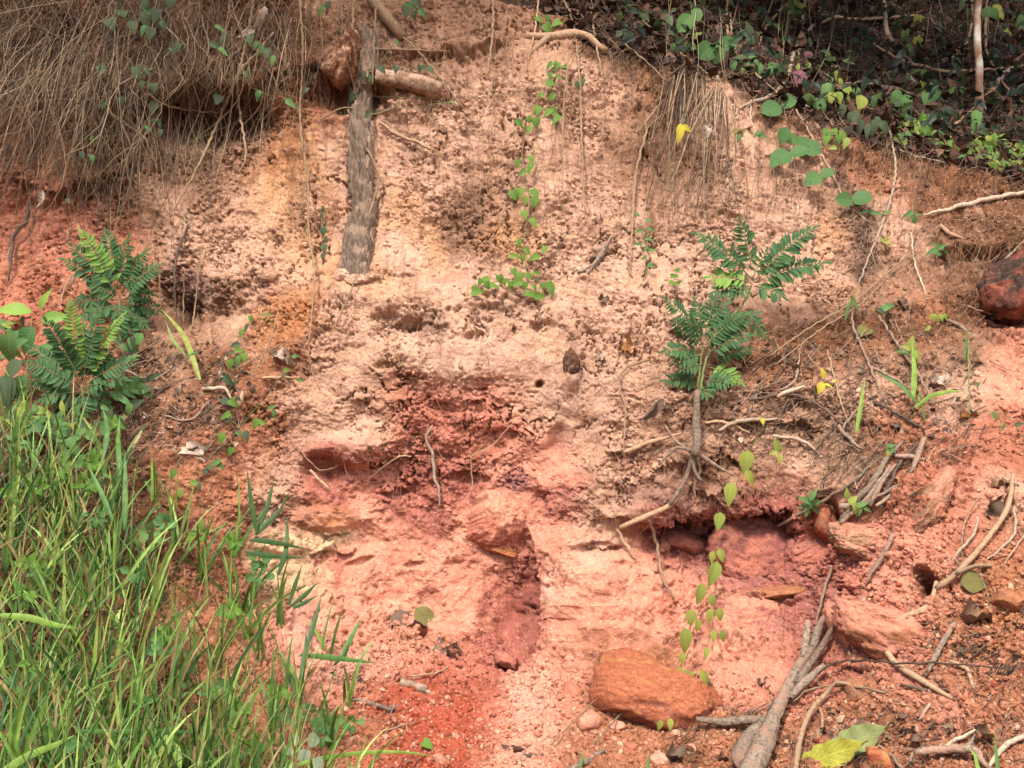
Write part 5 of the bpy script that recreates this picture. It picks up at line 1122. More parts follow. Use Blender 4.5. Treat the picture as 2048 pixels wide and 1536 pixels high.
UNDER = [("leafy sprig with narrow drooping leaves", [(1467, 131, 32, 185), (1521, 137, 30, 190), (1505, 112, 22, 60), (1546, 130, 24, 100)], 'under'), ("pair of ovate green leaves", [(1557, 141, 34, 185), (1570, 146, 30, 160), (1562, 135, 18, 80)], 'under'),
 ("plant with long green and yellow drooping leaves", [(1654, 183, 50, 185, 'under'), (1672, 156, 38, 190, 'lime'), (1682, 165, 24, 160, 'lime'), (1663, 195, 34, 200, 'lime'), (1680, 196, 36, 175, 'lime'), (1686, 224, 40, 185, 'underdark')], 'under'),
 ("plant with one ragged yellow leaf", [(1697, 185, 44, 160, 'lime'), (1713, 187, 32, 185, 'under'), (1724, 206, 44, 180, 'lime', 1.5), (1748, 207, 40, 182, 'under'), (1730, 196, 26, 100, 'under')], 'under'),
 ("clump of dark green hanging leaves", [(1709, 244, 40, 190), (1722, 255, 42, 180), (1735, 260, 36, 195), (1758, 246, 40, 170), (1746, 256, 40, 185), (1768, 252, 30, 160), (1700, 235, 30, 200), (1716, 232, 34, 150)], 'underdark'),
 ("plant with ribbed mid green leaves", [(1787, 197, 34, 190), (1799, 192, 36, 150), (1814, 207, 52, 185), (1796, 210, 34, 170, 'underdark')], 'under'), ("plant with paired light green leaves", [(1853, 195, 44, 190), (1868, 190, 46, 215), (1850, 171, 36, 330, 'lime'), (1866, 168, 24, 80, 'under'), (1880, 196, 30, 110, 'underdark')], 'under'),
 ("single leaf plant leaning by the sapling", [(1954, 236, 48, 185, 'under', 1.3), (1948, 258, 30, 160), (1966, 250, 26, 120)], 'under'), ("broad leaf plant", [(1917, 170, 40, 110), (1905, 180, 26, 230), (1926, 182, 22, 160)], 'under'),
 ("large leaf shoot beside the sapling", [(1982, 34, 54, 182, 'under', 1.3), (2003, 24, 48, 140, 'lime'), (2012, 58, 34, 130, 'lime'), (2040, 46, 44, 200, 'under'), (2046, 66, 40, 170, 'underdark')], 'under'), ("dull leaf spray", [(1925, 10, 36, 200), (1938, 28, 34, 185), (1918, 24, 26, 220), (1950, 12, 30, 150)], 'underdark'),
 ("forked pale green leaf pair", [(1830, 82, 22, 200, 'lime'), (1843, 84, 24, 165, 'lime'), (1838, 76, 16, 180, 'lime')], 'lime'), ("lime drooping leaf pair", [(1832, 37, 20, 200, 'lime'), (1841, 36, 20, 170, 'lime')], 'lime'), ("dim green leaf cluster", [(1808, 70, 28, 190), (1817, 64, 20, 150), (1822, 98, 30, 175), (1815, 90, 18, 240)], 'under'),
 ("little dark leaf trio", [(1346, 95, 22, 190), (1369, 95, 26, 200), (1386, 94, 26, 150), (1394, 100, 20, 120)], 'under'), ("low leafy sprig on the lip", [(1497, 130, 26, 250), (1515, 128, 26, 150), (1540, 142, 26, 190), (1485, 142, 18, 180)], 'under'),
 ("long leaf rosette in shade", [(1500, 60, 44, 0), (1488, 66, 34, 300), (1514, 66, 36, 60), (1505, 82, 30, 160), (1495, 80, 26, 220)], 'underdark'), ("yellow leaved twig in shade", [(1596, 8, 36, 150, 'lime'), (1604, 14, 24, 120, 'lime')], 'lime'), ("small yellow leaf tuft", [(1396, 68, 22, 60, 'lime'), (1388, 72, 18, 300, 'lime'), (1400, 80, 14, 150, 'lime')], 'lime'),
 ("faded leaf cluster", [(1478, 266, 26, 300, 'olive'), (1486, 262, 24, 60, 'olive'), (1478, 276, 22, 190, 'under'), (1470, 262, 20, 250, 'olive')], 'under'), ("faded paired leaves", [(1512, 268, 26, 240), (1524, 270, 26, 100)], 'under'), ("heart leaf spray on the brown lip", [(1650, 265, 22, 200, 'heart'), (1660, 272, 22, 170, 'heart'), (1672, 266, 22, 150, 'heart'), (1652, 282, 24, 190, 'heart'), (1688, 270, 20, 120, 'heart'), (1678, 278, 20, 180, 'heart'), (1666, 295, 24, 265, 'lime'), (1692, 285, 32, 215, 'lime')], 'heart'),
 ("fine leaved sprig on the tan buttress", [(1275, 428, 18, 120), (1298, 440, 18, 80), (1278, 462, 20, 250), (1302, 458, 18, 100), (1292, 470, 16, 200), (1276, 488, 22, 265), (1300, 478, 18, 110), (1290, 498, 18, 220), (1304, 500, 16, 80), (1288, 516, 16, 250), (1302, 530, 18, 100), (1292, 545, 12, 190)], 'under'),
 ("fine two leaved shoot", [(1352, 540, 16, 280), (1350, 552, 20, 90), (1346, 566, 18, 100), (1360, 564, 14, 60)], 'heart'), ("low green rosette on the dark slope", [(1865, 502, 26, 250), (1885, 492, 28, 60), (1880, 508, 26, 110), (1872, 490, 22, 320), (1890, 504, 20, 90)], 'under'),
 ("small light green tuft", [(1768, 480, 18, 280, 'lime'), (1776, 484, 18, 80, 'lime'), (1772, 476, 14, 0, 'lime')], 'lime'), ("lime compound leaf", [(1868, 634, 18, 200, 'lime'), (1876, 638, 20, 185, 'lime'), (1884, 636, 20, 175, 'lime'), (1892, 634, 18, 160, 'lime'), (1862, 632, 14, 230, 'lime'), (1856, 656, 16, 230, 'lime')], 'lime'),
 ("dark herb by the clay block", [(1612, 1000, 30, 300), (1625, 990, 30, 30), (1636, 1004, 28, 90), (1618, 1014, 28, 220), (1632, 1020, 26, 140), (1606, 1012, 22, 260), (1626, 1004, 26, 0), (1614, 1026, 20, 200)], 'under'),
 ("pale sprig at the stick pile", [(1694, 988, 26, 350, 'lime'), (1706, 1000, 26, 30, 'lime'), (1712, 1016, 30, 150, 'lime'), (1724, 1008, 26, 60, 'under'), (1734, 1018, 24, 110, 'under'), (1720, 1024, 22, 190, 'under')], 'lime'), ("drooping pale sprig over the stick pile", [(1778, 898, 28, 200, 'under'), (1786, 890, 24, 60, 'under'), (1776, 910, 20, 180, 'lime'), (1790, 902, 20, 120, 'under')], 'under'),
 ("twining sprig with dark leaves", [(1764, 622, 26, 100, 'underdark'), (1772, 615, 26, 60, 'under'), (1780, 610, 22, 90, 'under')], 'under'), ("yellowing leaf stalk on the ledge", [(1822, 688, 34, 10, 'lime'), (1814, 696, 20, 300, 'lime'), (1836, 712, 30, 160, 'lime'), (1830, 700, 20, 60, 'under'), (1800, 702, 24, 270, 'under'), (1816, 706, 22, 120, 'under')], 'under'),
 ("single long leaf on a bent stalk", [(1990, 832, 26, 150, 'under'), (2008, 854, 20, 200, 'under'), (2040, 848, 24, 70, 'underdark'), (1958, 768, 16, 40, 'under')], 'under')]
for ph, lv, key in UNDER:
    cx = sum(l[0] for l in lv) / len(lv); cy = sum(l[1] for l in lv) / len(lv); by = max(l[1] for l in lv) + 6
    st = [[(cx + random.uniform(-4, 4), by + 6), (cx, cy)]] + [[(cx, cy), ((cx + l[0]) / 2, (cy + l[1]) / 2 - 3), (l[0], l[1] - 4)] for l in lv[::2]]
    leafy("leafy_sprig", lab(ph, cx, cy), "plant", lv, st, .10 if cy < 300 else .05, key=key, srad=.0013)

# creeper hearts on the litter ramp
RV = [(502, 640, 18), (492, 655, 18), (482, 668, 18), (470, 690, 22), (462, 705, 20), (480, 700, 20), (474, 722, 24), (460, 730, 20), (488, 715, 18), (455, 760, 24), (468, 768, 20), (452, 802, 26), (466, 806, 20), (478, 800, 18), (540, 815, 22), (548, 828, 18), (520, 845, 24), (510, 850, 18), (450, 832, 22), (460, 838, 22), (492, 872, 26), (478, 868, 18), (460, 905, 20),
      (442, 878, 22), (430, 925, 26), (420, 935, 22), (410, 945, 18), (440, 930, 22), (398, 975, 18), (390, 965, 18), (345, 950, 20), (360, 990, 20), (575, 740, 14), (590, 712, 16), (600, 760, 16), (565, 752, 16)]
for i in range(0, len(RV), 6):
    ch = RV[i:i + 6]; cx = sum(c_[0] for c_ in ch) / len(ch); cy = sum(c_[1] for c_ in ch) / len(ch)
    leafy("ramp_creeper", lab("short creeper with dark heart shaped leaves", cx, cy), "creeper", [(x, y, s * 1.15, random.choice([170, 200, 90, 250, 140]), random.choice(['heart', 'under', 'underdark', 'heart'])) for x, y, s in ch], [[(x, y) for x, y, s in ch]], .035, key='heart', srad=.0012)
# dull leaves hanging in the stem curtain
CV = [(238, 25, 26), (246, 30, 20), (265, 52, 30), (290, 10, 26), (284, 60, 30), (300, 68, 26), (310, 30, 30), (326, 50, 26), (295, 20, 26), (340, 5, 34), (222, 48, 26), (352, 98, 30), (346, 100, 22), (288, 40, 40), (205, 140, 28), (274, 145, 26), (295, 142, 26), (282, 172, 24), (308, 176, 20), (242, 205, 22), (306, 216, 24), (305, 245, 20),
      (318, 246, 22), (295, 255, 20), (320, 266, 20), (184, 280, 18), (205, 212, 18), (164, 310, 18), (184, 318, 20), (440, 55, 26), (448, 75, 30), (430, 90, 30), (445, 100, 26), (520, 100, 30), (535, 108, 26), (500, 80, 26), (510, 90, 22), (545, 120, 26), (580, 205, 26), (515, 190, 26), (435, 200, 24), (495, 150, 24), (608, 182, 20), (138, 402, 16),
      (640, 20, 24), (655, 12, 28), (820, 10, 26), (835, 5, 30), (812, 25, 28), (845, 25, 26), (828, 32, 22), (690, 66, 18), (795, 85, 18), (765, 140, 18), (860, 140, 20), (840, 138, 16), (792, 140, 18), (728, 150, 18), (705, 195, 18), (905, 205, 16), (1165, 165, 22), (1155, 170, 18), (735, 230, 18), (740, 158, 16)]
for i in range(0, len(CV), 4):
    ch = CV[i:i + 4]; cx = sum(c_[0] for c_ in ch) / len(ch); cy = sum(c_[1] for c_ in ch) / len(ch)
    leafy("dull_creeper", lab(random.choice(["sparse dull green leaves on a dangling vine", "few small heart shaped leaves on a thin vine", "greyish green leaves scattered on a hanging vine"]), cx, cy), "creeper", [(x, y, s * 1.1, random.choice([170, 190, 210, 150, 120]), random.choice(['heart_dark', 'heart_dark', 'under', 'underdark'])) for x, y, s in ch], [[(x, y - 8) for x, y, s in ch]], .14, key='heart_dark', srad=.0011)
# twining dark jointed stem on the tan earth
leafy("jointed_climber", "small dark twining climber with tight oval leaves below the orange patch", "creeper", [(646, 418, 16, 0, 'underdark'), (642, 432, 18, 200, 'underdark'), (650, 448, 18, 20, 'underdark'), (646, 462, 20, 190, 'underdark', 1.3), (652, 478, 18, 10, 'underdark'), (648, 495, 20, 185, 'underdark', 1.3), (645, 512, 18, 200, 'underdark')],
      [[(645, 540), (648, 500), (644, 460), (648, 412)]], .03, key='underdark', stemmat='darkwood', srad=.003)

# ================================================================== fallen leaves
DL = [(516, 48, 62, 190, 'pale'), (83, 396, 30, 170, 'pale'), (386, 688, 24, 60, 'dark'), (403, 722, 52, 55, 'pale'), (438, 750, 34, 10, 'pale'), (413, 748, 30, 40, 'rust'), (351, 795, 46, 200, 'pale'), (568, 710, 46, 95, 'pale'), (492, 741, 22, 70, 'brown'), (506, 775, 26, 120, 'dark'), (290, 833, 20, 40, 'pale'), (321, 866, 20, 10, 'pale'),
 (366, 898, 70, 50, 'pale'), (400, 915, 18, 80, 'pale'), (352, 1008, 52, 85, 'rust'), (666, 634, 20, 130, 'dark'), (530, 634, 28, 60, 'olive'), (1265, 692, 44, 80, 'rust'), (1212, 716, 36, 95, 'pale'), (1214, 600, 30, 100, 'dark'), (1286, 603, 14, 40, 'dark'), (1337, 812, 34, 60, 'dark'), (1518, 779, 32, 20, 'brown'), (1562, 716, 40, 80, 'brown'),
 (1810, 606, 28, 110, 'dark'), (1783, 647, 38, 160, 'brown'), (1896, 524, 46, 130, 'dark'), (1889, 768, 60, 110, 'pale'), (1795, 732, 38, 40, 'brown'), (1935, 829, 38, 50, 'rust'), (1803, 852, 40, 90, 'dark'), (1732, 661, 36, 95, 'olive'), (2006, 962, 46, 60, 'brown'), (1994, 1010, 54, 10, 'dark'), (1928, 657, 26, 70, 'brown'), (1812, 952, 26, 20, 'dark'),
 (1361, 668, 42, 100, 'brown'), (2038, 488, 46, 70, 'brown'), (1959, 1162, 66, 78, 'olive'), (1978, 1232, 96, 95, 'brown'), (1998, 1262, 56, 60, 'dark'), (1951, 1290, 56, 30, 'dark'), (1873, 1288, 54, 70, 'dark'), (1985, 1480, 76, 130, 'brown'), (1367, 1514, 64, 100, 'dark'), (1422, 1373, 44, 150, 'dark'), (1535, 1362, 36, 70, 'dark'), (1353, 1457, 30, 60, 'dark'),
 (1670, 1424, 34, 100, 'brown'), (1467, 1474, 24, 60, 'pale'), (806, 1233, 84, 65, 'dark'), (854, 1236, 56, 130, 'olive'), (880, 1292, 60, 72, 'dark'), (917, 1296, 30, 120, 'brown'), (1013, 1500, 48, 20, 'dark'), (795, 1366, 34, 180, 'dark'), (822, 1400, 34, 90, 'dark'), (700, 1402, 26, 200, 'brown'), (760, 1330, 24, 60, 'brown'), (560, 1500, 34, 60, 'brown'),
 (1320, 128, 30, 80, 'pale'), (1378, 122, 26, 60, 'pale'), (1465, 110, 30, 80, 'brown'), (1415, 262, 34, 175, 'pale'), (1296, 76, 30, 80, 'brown'), (1390, 110, 22, 120, 'brown'), (1762, 216, 30, 80, 'rust'), (1778, 236, 34, 100, 'brown'), (1700, 222, 18, 80, 'brown'), (1882, 300, 44, 130, 'pale'), (1900, 318, 40, 150, 'dark'), (1156, 537, 26, 70, 'pale'), (1190, 510, 60, 38, 'brown'),
 (1750, 720, 24, 60, 'brown'), (1600, 735, 30, 100, 'brown'), (1480, 730, 24, 80, 'dark'), (1850, 690, 26, 40, 'brown'), (1960, 720, 30, 90, 'brown'), (1625, 870, 26, 110, 'brown'), (1690, 900, 24, 60, 'brown'), (1500, 850, 22, 80, 'dark'), (330, 745, 26, 60, 'brown'), (300, 770, 30, 80, 'dark'), (270, 790, 28, 30, 'brown'), (370, 820, 26, 100, 'brown'),
 (430, 790, 26, 60, 'dark'), (455, 745, 22, 90, 'brown'), (240, 840, 30, 70, 'brown'), (250, 910, 30, 20, 'dark'), (290, 900, 24, 60, 'brown'), (1590, 1480, 34, 40, 'brown'), (1840, 1480, 40, 95, 'dark'), (1900, 1500, 40, 100, 'pale'), (1815, 1432, 34, 80, 'dark'), (2020, 1340, 30, 60, 'brown'), (1870, 1370, 40, 90, 'dark'), (2010, 1110, 22, 80, 'brown'), (860, 1412, 18, 60, 'dark'),
 (1110, 1440, 20, 60, 'brown'), (1285, 1350, 18, 60, 'brown'), (1500, 1440, 30, 60, 'dark'), (1455, 1520, 36, 110, 'brown'), (1240, 1530, 34, 60, 'brown'), (1060, 1530, 50, 75, 'brown'), (730, 1440, 30, 100, 'dark'), (690, 1420, 26, 30, 'dark'), (660, 1450, 24, 60, 'brown')]
word = {'pale': 'bleached dry leaf', 'brown': 'curled brown leaf', 'dark': 'dark rotting leaf', 'rust': 'rust brown dry leaf', 'olive': 'olive green fallen leaf'}
for x, y, s, a, kd in DL:
    sz = s * 1.12 * m_per_px(x, y)
    d = pic_dir(a + random.uniform(-6, 6), random.uniform(-.1, .35)); nn = (nrm(x, y) + Vector((random.uniform(-.5, .5), -.5, random.uniform(-.1, .5)))).normalized()
    c = at_floor(x, y, .025 + (.12 if (x, y) in ((516, 48), (1415, 262), (83, 396)) else 0))
    o = put_leaf('olive' if kd == 'olive' else 'dead_' + kd, c - d * sz * .5, d, nn, sz, None, "fallen_leaf", random.uniform(.95, 1.45))
    o["label"] = lab(("large " if s > 55 else "small " if s < 26 else "") + word[kd], x, y); o["category"] = "dry leaf"
o = put_leaf('roll', at_floor(1326, 796, .06), pic_dir(212, .2), face(), 62 * m_per_px(1313, 821), None, "curled_leaf", 1.5); o["label"] = "long dark grey curled leaf hanging beside the bare seedling stem"; o["category"] = "dry leaf"

# the big yellowing leaf at the bottom edge, in two halves of colour
def big_leaf(px, py, s, ang, mat, label, wid=.24):
    me = leaf_me("fallen_leaf", 'lance', mat, n=16, wid=wid, fold=.12, droop=-.15, wave=.35, seed=3)
    d = pic_dir(ang, .5); c = at_floor(px, py, .035); sz = s * m_per_px(px, py)
    o = bpy.data.objects.new("fallen_leaf", me); C.objects.link(o); o.matrix_world = Matrix.Translation(c - d * sz * .5) @ basis(d, Vector((-.1, -.75, .65)), sz)
    o["label"] = label; o["category"] = "leaf"
leaf2 = M['yellowgreen'] = leaf_mat("yellowing_leaf", (.16, .21, .04), (.42, .36, .04), .2, .4, .45)
M['palegreen'] = leaf_mat("pale_green_leaf", (.25, .27, .11), (.20, .25, .08), .2, .45, .5)
M['sage'] = leaf_mat("sage_leaf", (.13, .17, .10), (.22, .26, .16), .15, .3, .6)
leafset('sage', 'round', 'sage', wid=.40, fold=.1, droop=.1)
big_leaf(1664, 1512, 165, 62, 'yellowgreen', "big fallen leaf turning yellow at the bottom edge", .17)
big_leaf(1716, 1482, 150, 58, 'palegreen', "big pale green fallen leaf overlapping the yellow one at the bottom edge", .19)
leafy("pale_sprig", "pale grey green sprig with rounded leaves rising at the bottom edge by the grass", "plant", [(588, 1480, 26, 255, 'sage'), (626, 1480, 30, 85, 'sage'), (574, 1502, 22, 240, 'sage'), (607, 1512, 30, 180, 'sage'), (636, 1528, 30, 140, 'sage'), (582, 1532, 26, 220, 'sage')], [[(600, 1550), (602, 1510), (604, 1480)], [(602, 1510), (622, 1520)]], .18, key='sage', srad=.0013)
# green leaves lying on red soil
for x, y, s, a, kd, ph in [(857, 1489, 26, 110, 'heart', "single green leaf lying on red soil"), (665, 1348, 22, 80, 'under', "small green leaf on pebbles")]:
    sz = s * m_per_px(x, y); d = pic_dir(a, .4); o = put_leaf(kd, at_floor(x, y, .02) - d * sz * .5, d, Vector((0, -.6, .8)), sz, None, "green_leaf"); o["label"] = lab(ph, x, y); o["category"] = "leaf"

# rolled bark: an open curl of pale bark with a hollow end
def curl(name, label, pts, r, turns=1.55, mat='root'):
    P = trace(pts, .04); root = P[0]; k_ = m_per_px(*pts[0]); V, F = [], []
    n = 18; ax = (P[-1] - P[0]).normalized(); u = ax.cross(Vector((0, 0, 1))).normalized(); v = ax.cross(u)
    m_ = 8
    for i in range(m_ + 1):
        c = P[0].lerp(P[-1], i / m_)
        for j in range(n + 1):
            a = j / n * math.pi * 2 * turns; rr = r * k_ * (1 - .28 * j / n) * random.uniform(.93, 1.07)
            V.append(c + (u * math.cos(a) + v * math.sin(a)) * rr - root + ax * random.uniform(-.003, .003) * (1 if i in (0, m_) else 0))
    for i in range(m_):
        for j in range(n): a = i * (n + 1) + j; F.append((a, a + 1, a + n + 2, a + n + 1))
    o = solo(name, pymesh(name, V, F), label, "bark piece", root, M[mat]); return o
curl("rolled_bark", "pale tube of rolled bark lying on red soil", [(800, 1364), (826, 1372), (852, 1380)], 11, mat='bark')
limb("bark_strip", "thin splinter of bark poking past the rolled bark tube", "bark piece", [(850, 1380), (866, 1390)], [5, 3], 'whitewood', .03)
o = rock("pebble", "round whitish pebble resting on the red soil patch", 804, 1437, 7, 6, .012, 0, 90, 'S', 'S', None, 2, off=.012, sub=3, bump=.02, cat="pebble")
o = rock("pebble", "round grey pebble lying right of the red gully", 1186, 1084, 5, 5, .010, 0, 91, 'd', 'V', None, 2, off=.012, sub=3, bump=.02, cat="pebble")
limb("forked_stick", "dry forked stick leaning on the tan bank beside the bleached leaf", "stick", [(1222, 474), (1200, 508), (1176, 548)], [2.4, 3, 2.4], 'deadwood', .05, 5, kids=[([(1222, 474), (1195, 520), (1160, 545)], [2, 3, 2], .05), ([(1228, 468), (1205, 512), (1185, 540)], [2, 2, 1.5], .04)])

# ================================================================== hanging stems, rootlets, twigs, grass
def strand_mesh(name, px0, py0, ang, L, curl_, off, rad, tint, n=9, lie=False, sway=0.0):
    """many thin stems in one mesh; px0, py0, ang (0 = straight down), L, off, rad are arrays"""
    N0 = len(px0); t = np.linspace(0, 1, n)[None, :]
    ph = rng.random((N0, 1)) * 6.28; fr = 1 + 2.5 * rng.random((N0, 1))
    a = ang[:, None] + curl_[:, None] * np.sin(t * fr * 3 + ph)
    dl = L[:, None] / (n - 1)
    x = px0[:, None] + np.concatenate([np.zeros((N0, 1)), np.cumsum(np.sin(a[:, 1:]) * dl, 1)], 1)
    y = py0[:, None] + np.concatenate([np.zeros((N0, 1)), np.cumsum(np.cos(a[:, 1:]) * dl, 1)], 1)
    d = vlook(TYs, x, y); dl_ = vlook(TY, x, y)
    o_ = off[:, None] * (np.sin(np.pi * np.clip(t * .85 + .05, 0, 1)) if not lie else np.ones_like(t))
    dep = np.minimum(d, dl_) - o_ - .004
    for _ in range(2): dep[:, 1:-1] = (dep[:, :-2] + dep[:, 1:-1] * 2 + dep[:, 2:]) / 4
    X_ = (x - 1024) / 2048 * dep; Z_ = CAMZ - (y - 768) / 2048 * dep
    P = np.stack([X_, dep, Z_], -1)
    tg = np.gradient(P, axis=1); tg /= np.linalg.norm(tg, axis=-1, keepdims=True) + 1e-9
    s = np.cross(tg, np.array([0, 1., .15])); s /= np.linalg.norm(s, axis=-1, keepdims=True) + 1e-9
    u = np.cross(tg, s)
    r = rad[:, None] * (1 - .6 * t)
    ring = [P + (s * math.cos(k_) + u * math.sin(k_)) * r[..., None] for k_ in (0.5, 2.6, 4.7)]
    V = np.stack(ring, 2).reshape(-1, 3)
    b = (np.arange(N0)[:, None, None] * n + np.arange(n - 1)[None, :, None]) * 3 + np.arange(3)[None, None, :]
    b2 = (np.arange(N0)[:, None, None] * n + np.arange(n - 1)[None, :, None]) * 3 + (np.arange(3)[None, None, :] + 1) % 3
    F = np.stack([b, b2, b2 + 3, b + 3], -1).reshape(-1, 4)
    me = mesh_np(name, V, F); set_col(me, np.repeat(tint, n * 3, axis=0)); me.materials.append(M['drygrass'])
    return me, P
def tints(n, cols_, j=.25):
    c = np.array([lin(x) * .62 for x in cols_])[rng.integers(0, len(cols_), n)]
    return np.clip(c * (1 + j * (rng.random((n, 1)) * 2 - 1)), .005, .8)
def stuff(name, me, label):
    o = bpy.data.objects.new(name, me); C.objects.link(o); o["kind"] = "stuff"; o["label"] = label; return o
DRY = [(136, 114, 94), (106, 88, 72), (160, 136, 108), (82, 68, 56), (126, 98, 74), (182, 158, 128)]
U = lambda n, a, b: a + (b - a) * rng.random(n)

# the thick curtain over the left brow
parts_ = []
n = 560; x = U(n, -60, 330); y = U(n, -60, 190) ; an = np.radians(-8 - 22 * np.clip(1 - x / 300, 0, 1) + rng.normal(0, 19, n)); L = 40 + 400 * rng.random(n) ** 1.4
n2_ = 260; x2 = U(n2_, 300, 600); y2 = U(n2_, -40, 150); an2 = np.radians(rng.normal(-4, 16, n2_)); L2 = U(n2_, 60, 230)
x = np.r_[x, x2]; y = np.r_[y, y2]; an = np.r_[an, an2]; L = np.r_[L, L2]; n = len(x)
me, _ = strand_mesh("dry_stem_curtain", x, y, an, L, U(n, .05, 1.1), U(n, .01, .22), U(n, .0007, .0026), tints(n, DRY), 10)
stuff("dry_stem_curtain", me, "dense curtain of dry hanging stems and rootlets over the upper left brow")
n = 260; x = U(n, 0, 400); y = U(n, 150, 330); an = np.radians(-14 * np.clip(1 - x / 300, 0, 1) + rng.normal(0, 18, n)); L = U(n, 60, 260)
me, _ = strand_mesh("dry_stem_skirt", x, y, an, L, U(n, .05, .4), U(n, .01, .10), U(n, .0008, .0018), tints(n, DRY), 9)
stuff("dry_stem_skirt", me, "lower fringe of dry stems lying on the red earth under the curtain")
# fine rootlets all over the upper bank
n = 950; x = U(n, 560, 1900); y = U(n, -20, 430); y = np.maximum(y, np.interp(x, [0, 1200, 1400, 1700, 2000], [-20, 90, 140, 260, 330])); an = np.radians(rng.normal(0, 12, n)); L = U(n, 30, 190)
me, _ = strand_mesh("rootlets", x, y, an, L, U(n, .05, .5), U(n, .004, .04), U(n, .0005, .0015), tints(n, [(190, 150, 112), (160, 120, 90), (130, 96, 74)]), 8)
stuff("rootlets", me, "hair thin rootlets hanging over the tan upper bank")
n = 1100; k1 = rng.random(n)
x = np.where(k1 < .35, U(n, 1180, 1580), np.where(k1 < .6, U(n, 560, 1000), np.where(k1 < .8, U(n, 1100, 1360), U(n, 1700, 2060)))); y = np.where(k1 < .35, U(n, 860, 1040), np.where(k1 < .6, U(n, 640, 960), np.where(k1 < .8, U(n, 620, 820), U(n, 420, 560))))
an = np.radians(rng.normal(0, 32, n)); L = U(n, 20, 110)
me, _ = strand_mesh("fine_roots", x, y, an, L, U(n, .2, .9), U(n, .004, .05), U(n, .0005, .0012), tints(n, [(214, 160, 126), (190, 130, 100), (150, 110, 84)]), 8)
stuff("fine_roots", me, "fine bare roots straggling out of the eroded crusts")
# twig litter on ledges, ramp, lower right and forest floor
def region(n, *boxes):
    w = np.array([b[4] for b in boxes], float); w /= w.sum(); k_ = rng.choice(len(boxes), n, p=w); B = np.array([b[:4] for b in boxes], float)[k_]
    return B[:, 0] + (B[:, 2] - B[:, 0]) * rng.random(n), B[:, 1] + (B[:, 3] - B[:, 1]) * rng.random(n)
n = 2300; x, y = region(n, (230, 690, 480, 900, 7), (1380, 640, 1980, 900, 11), (1640, 880, 1900, 1000, 4), (1380, 1400, 2060, 1560, 5), (1820, 1220, 2060, 1400, 3), (640, 1330, 860, 1540, 1), (1700, 380, 2050, 640, 3))
an = rng.random(n) * 6.28; an = np.where(rng.random(n) < .5, np.radians(50 + rng.normal(0, 18, n)) * np.where(x < 600, -1, -1), an); L = U(n, 16, 90)
me, _ = strand_mesh("twig_litter", x, y, an, L, U(n, .02, .25), U(n, .002, .025), U(n, .0009, .0026), tints(n, [(150, 122, 100), (110, 88, 72), (190, 160, 132), (84, 66, 54)]), 5, lie=True)
stuff("twig_litter", me, "grey broken twigs and straws littering the ledges and the foot of the slope")
n = 1900; x = U(n, 1150, 2150); e = np.interp(x, [1000, 1120, 1240, 1300, 1440, 1560, 1680, 1850, 2048], [8, 40, 92, 118, 150, 196, 262, 300, 352]); y = e - U(n, -20, 300) * rng.random(n)
an = rng.random(n) * 6.28; L = U(n, 14, 90)
me, _ = strand_mesh("forest_twigs", x, y, an, L, U(n, .02, .4), U(n, .005, .08), U(n, .0012, .0035), tints(n, [(120, 92, 74), (90, 66, 52), (150, 120, 96), (70, 52, 42)]), 5, lie=True)
stuff("forest_twigs", me, "dead twigs strewn over the shaded forest floor")

# single hanging roots of the bundle below the lip, and single stems that stand out of the curtain
def singles(name, label, cat, group, xs, ys, an, L, cu, off, rad, mat, n=10):
    N0 = len(xs)
    for i in range(N0):
        s = slice(i, i + 1)
        me, P = strand_mesh(name, xs[s], ys[s], an[s], L[s], cu[s], off[s], rad[s], tints(1, DRY), n)
        loc = Vector(P[0, 0]); co = np.empty(len(me.vertices) * 3, np.float32); me.vertices.foreach_get("co", co); co = co.reshape(-1, 3) - np.array(loc, np.float32); me.vertices.foreach_set("co", co.ravel()); me.update()
        o = bpy.data.objects.new(name, me); C.objects.link(o); o.location = loc; o["label"] = label; o["category"] = cat; o["group"] = group
n = 78; x = U(n, 1328, 1476); y = U(n, 132, 200) ; an = np.radians(-(9 + rng.normal(0, 12, n))); L = U(n, 90, 290)
singles("hanging_root", "one of the thin dry roots hanging in a bundle below the bank lip", "root", "roots hanging in the bundle below the lip", x, y, an, L, U(n, .03, .18), U(n, .03, .16), U(n, .0018, .0040), 'drystem', 12)
n = 34; x = U(n, 1360, 1600); y = U(n, 290, 380); an = np.radians(-(15 + rng.normal(0, 16, n))); L = U(n, 60, 170)
singles("hanging_root", "one of the thin dry roots trailing below the hanging bundle", "root", "roots trailing below the bundle", x, y, an, L, U(n, .05, .3), U(n, .02, .08), U(n, .0012, .0024), 'drystem', 9)
n = 90; x = U(n, -30, 340); y = U(n, -20, 150); an = np.radians(-6 - 26 * np.clip(1 - x / 320, 0, 1) + rng.normal(0, 12, n)); L = U(n, 180, 420)
singles("hanging_vine", "one of the long dry stems standing out of the curtain on the upper left brow", "vine", "long stems of the curtain", x, y, an, L, U(n, .03, .25), U(n, .10, .24), U(n, .0016, .0030), 'drystem', 12)
n = 40; x = U(n, 330, 700); y = U(n, -20, 90); an = np.radians(rng.normal(-3, 7, n)); L = U(n, 120, 330)
singles("hanging_vine", "one of the thin dry stems dangling over the orange earth beside the trunk", "vine", "stems dangling beside the trunk", x, y, an, L, U(n, .03, .25), U(n, .06, .16), U(n, .0013, .0026), 'drystem', 11)
n = 24; x = U(n, 380, 600); y = U(n, -10, 170); an = np.radians(-(16 + rng.normal(0, 9, n))); L = U(n, 160, 380)
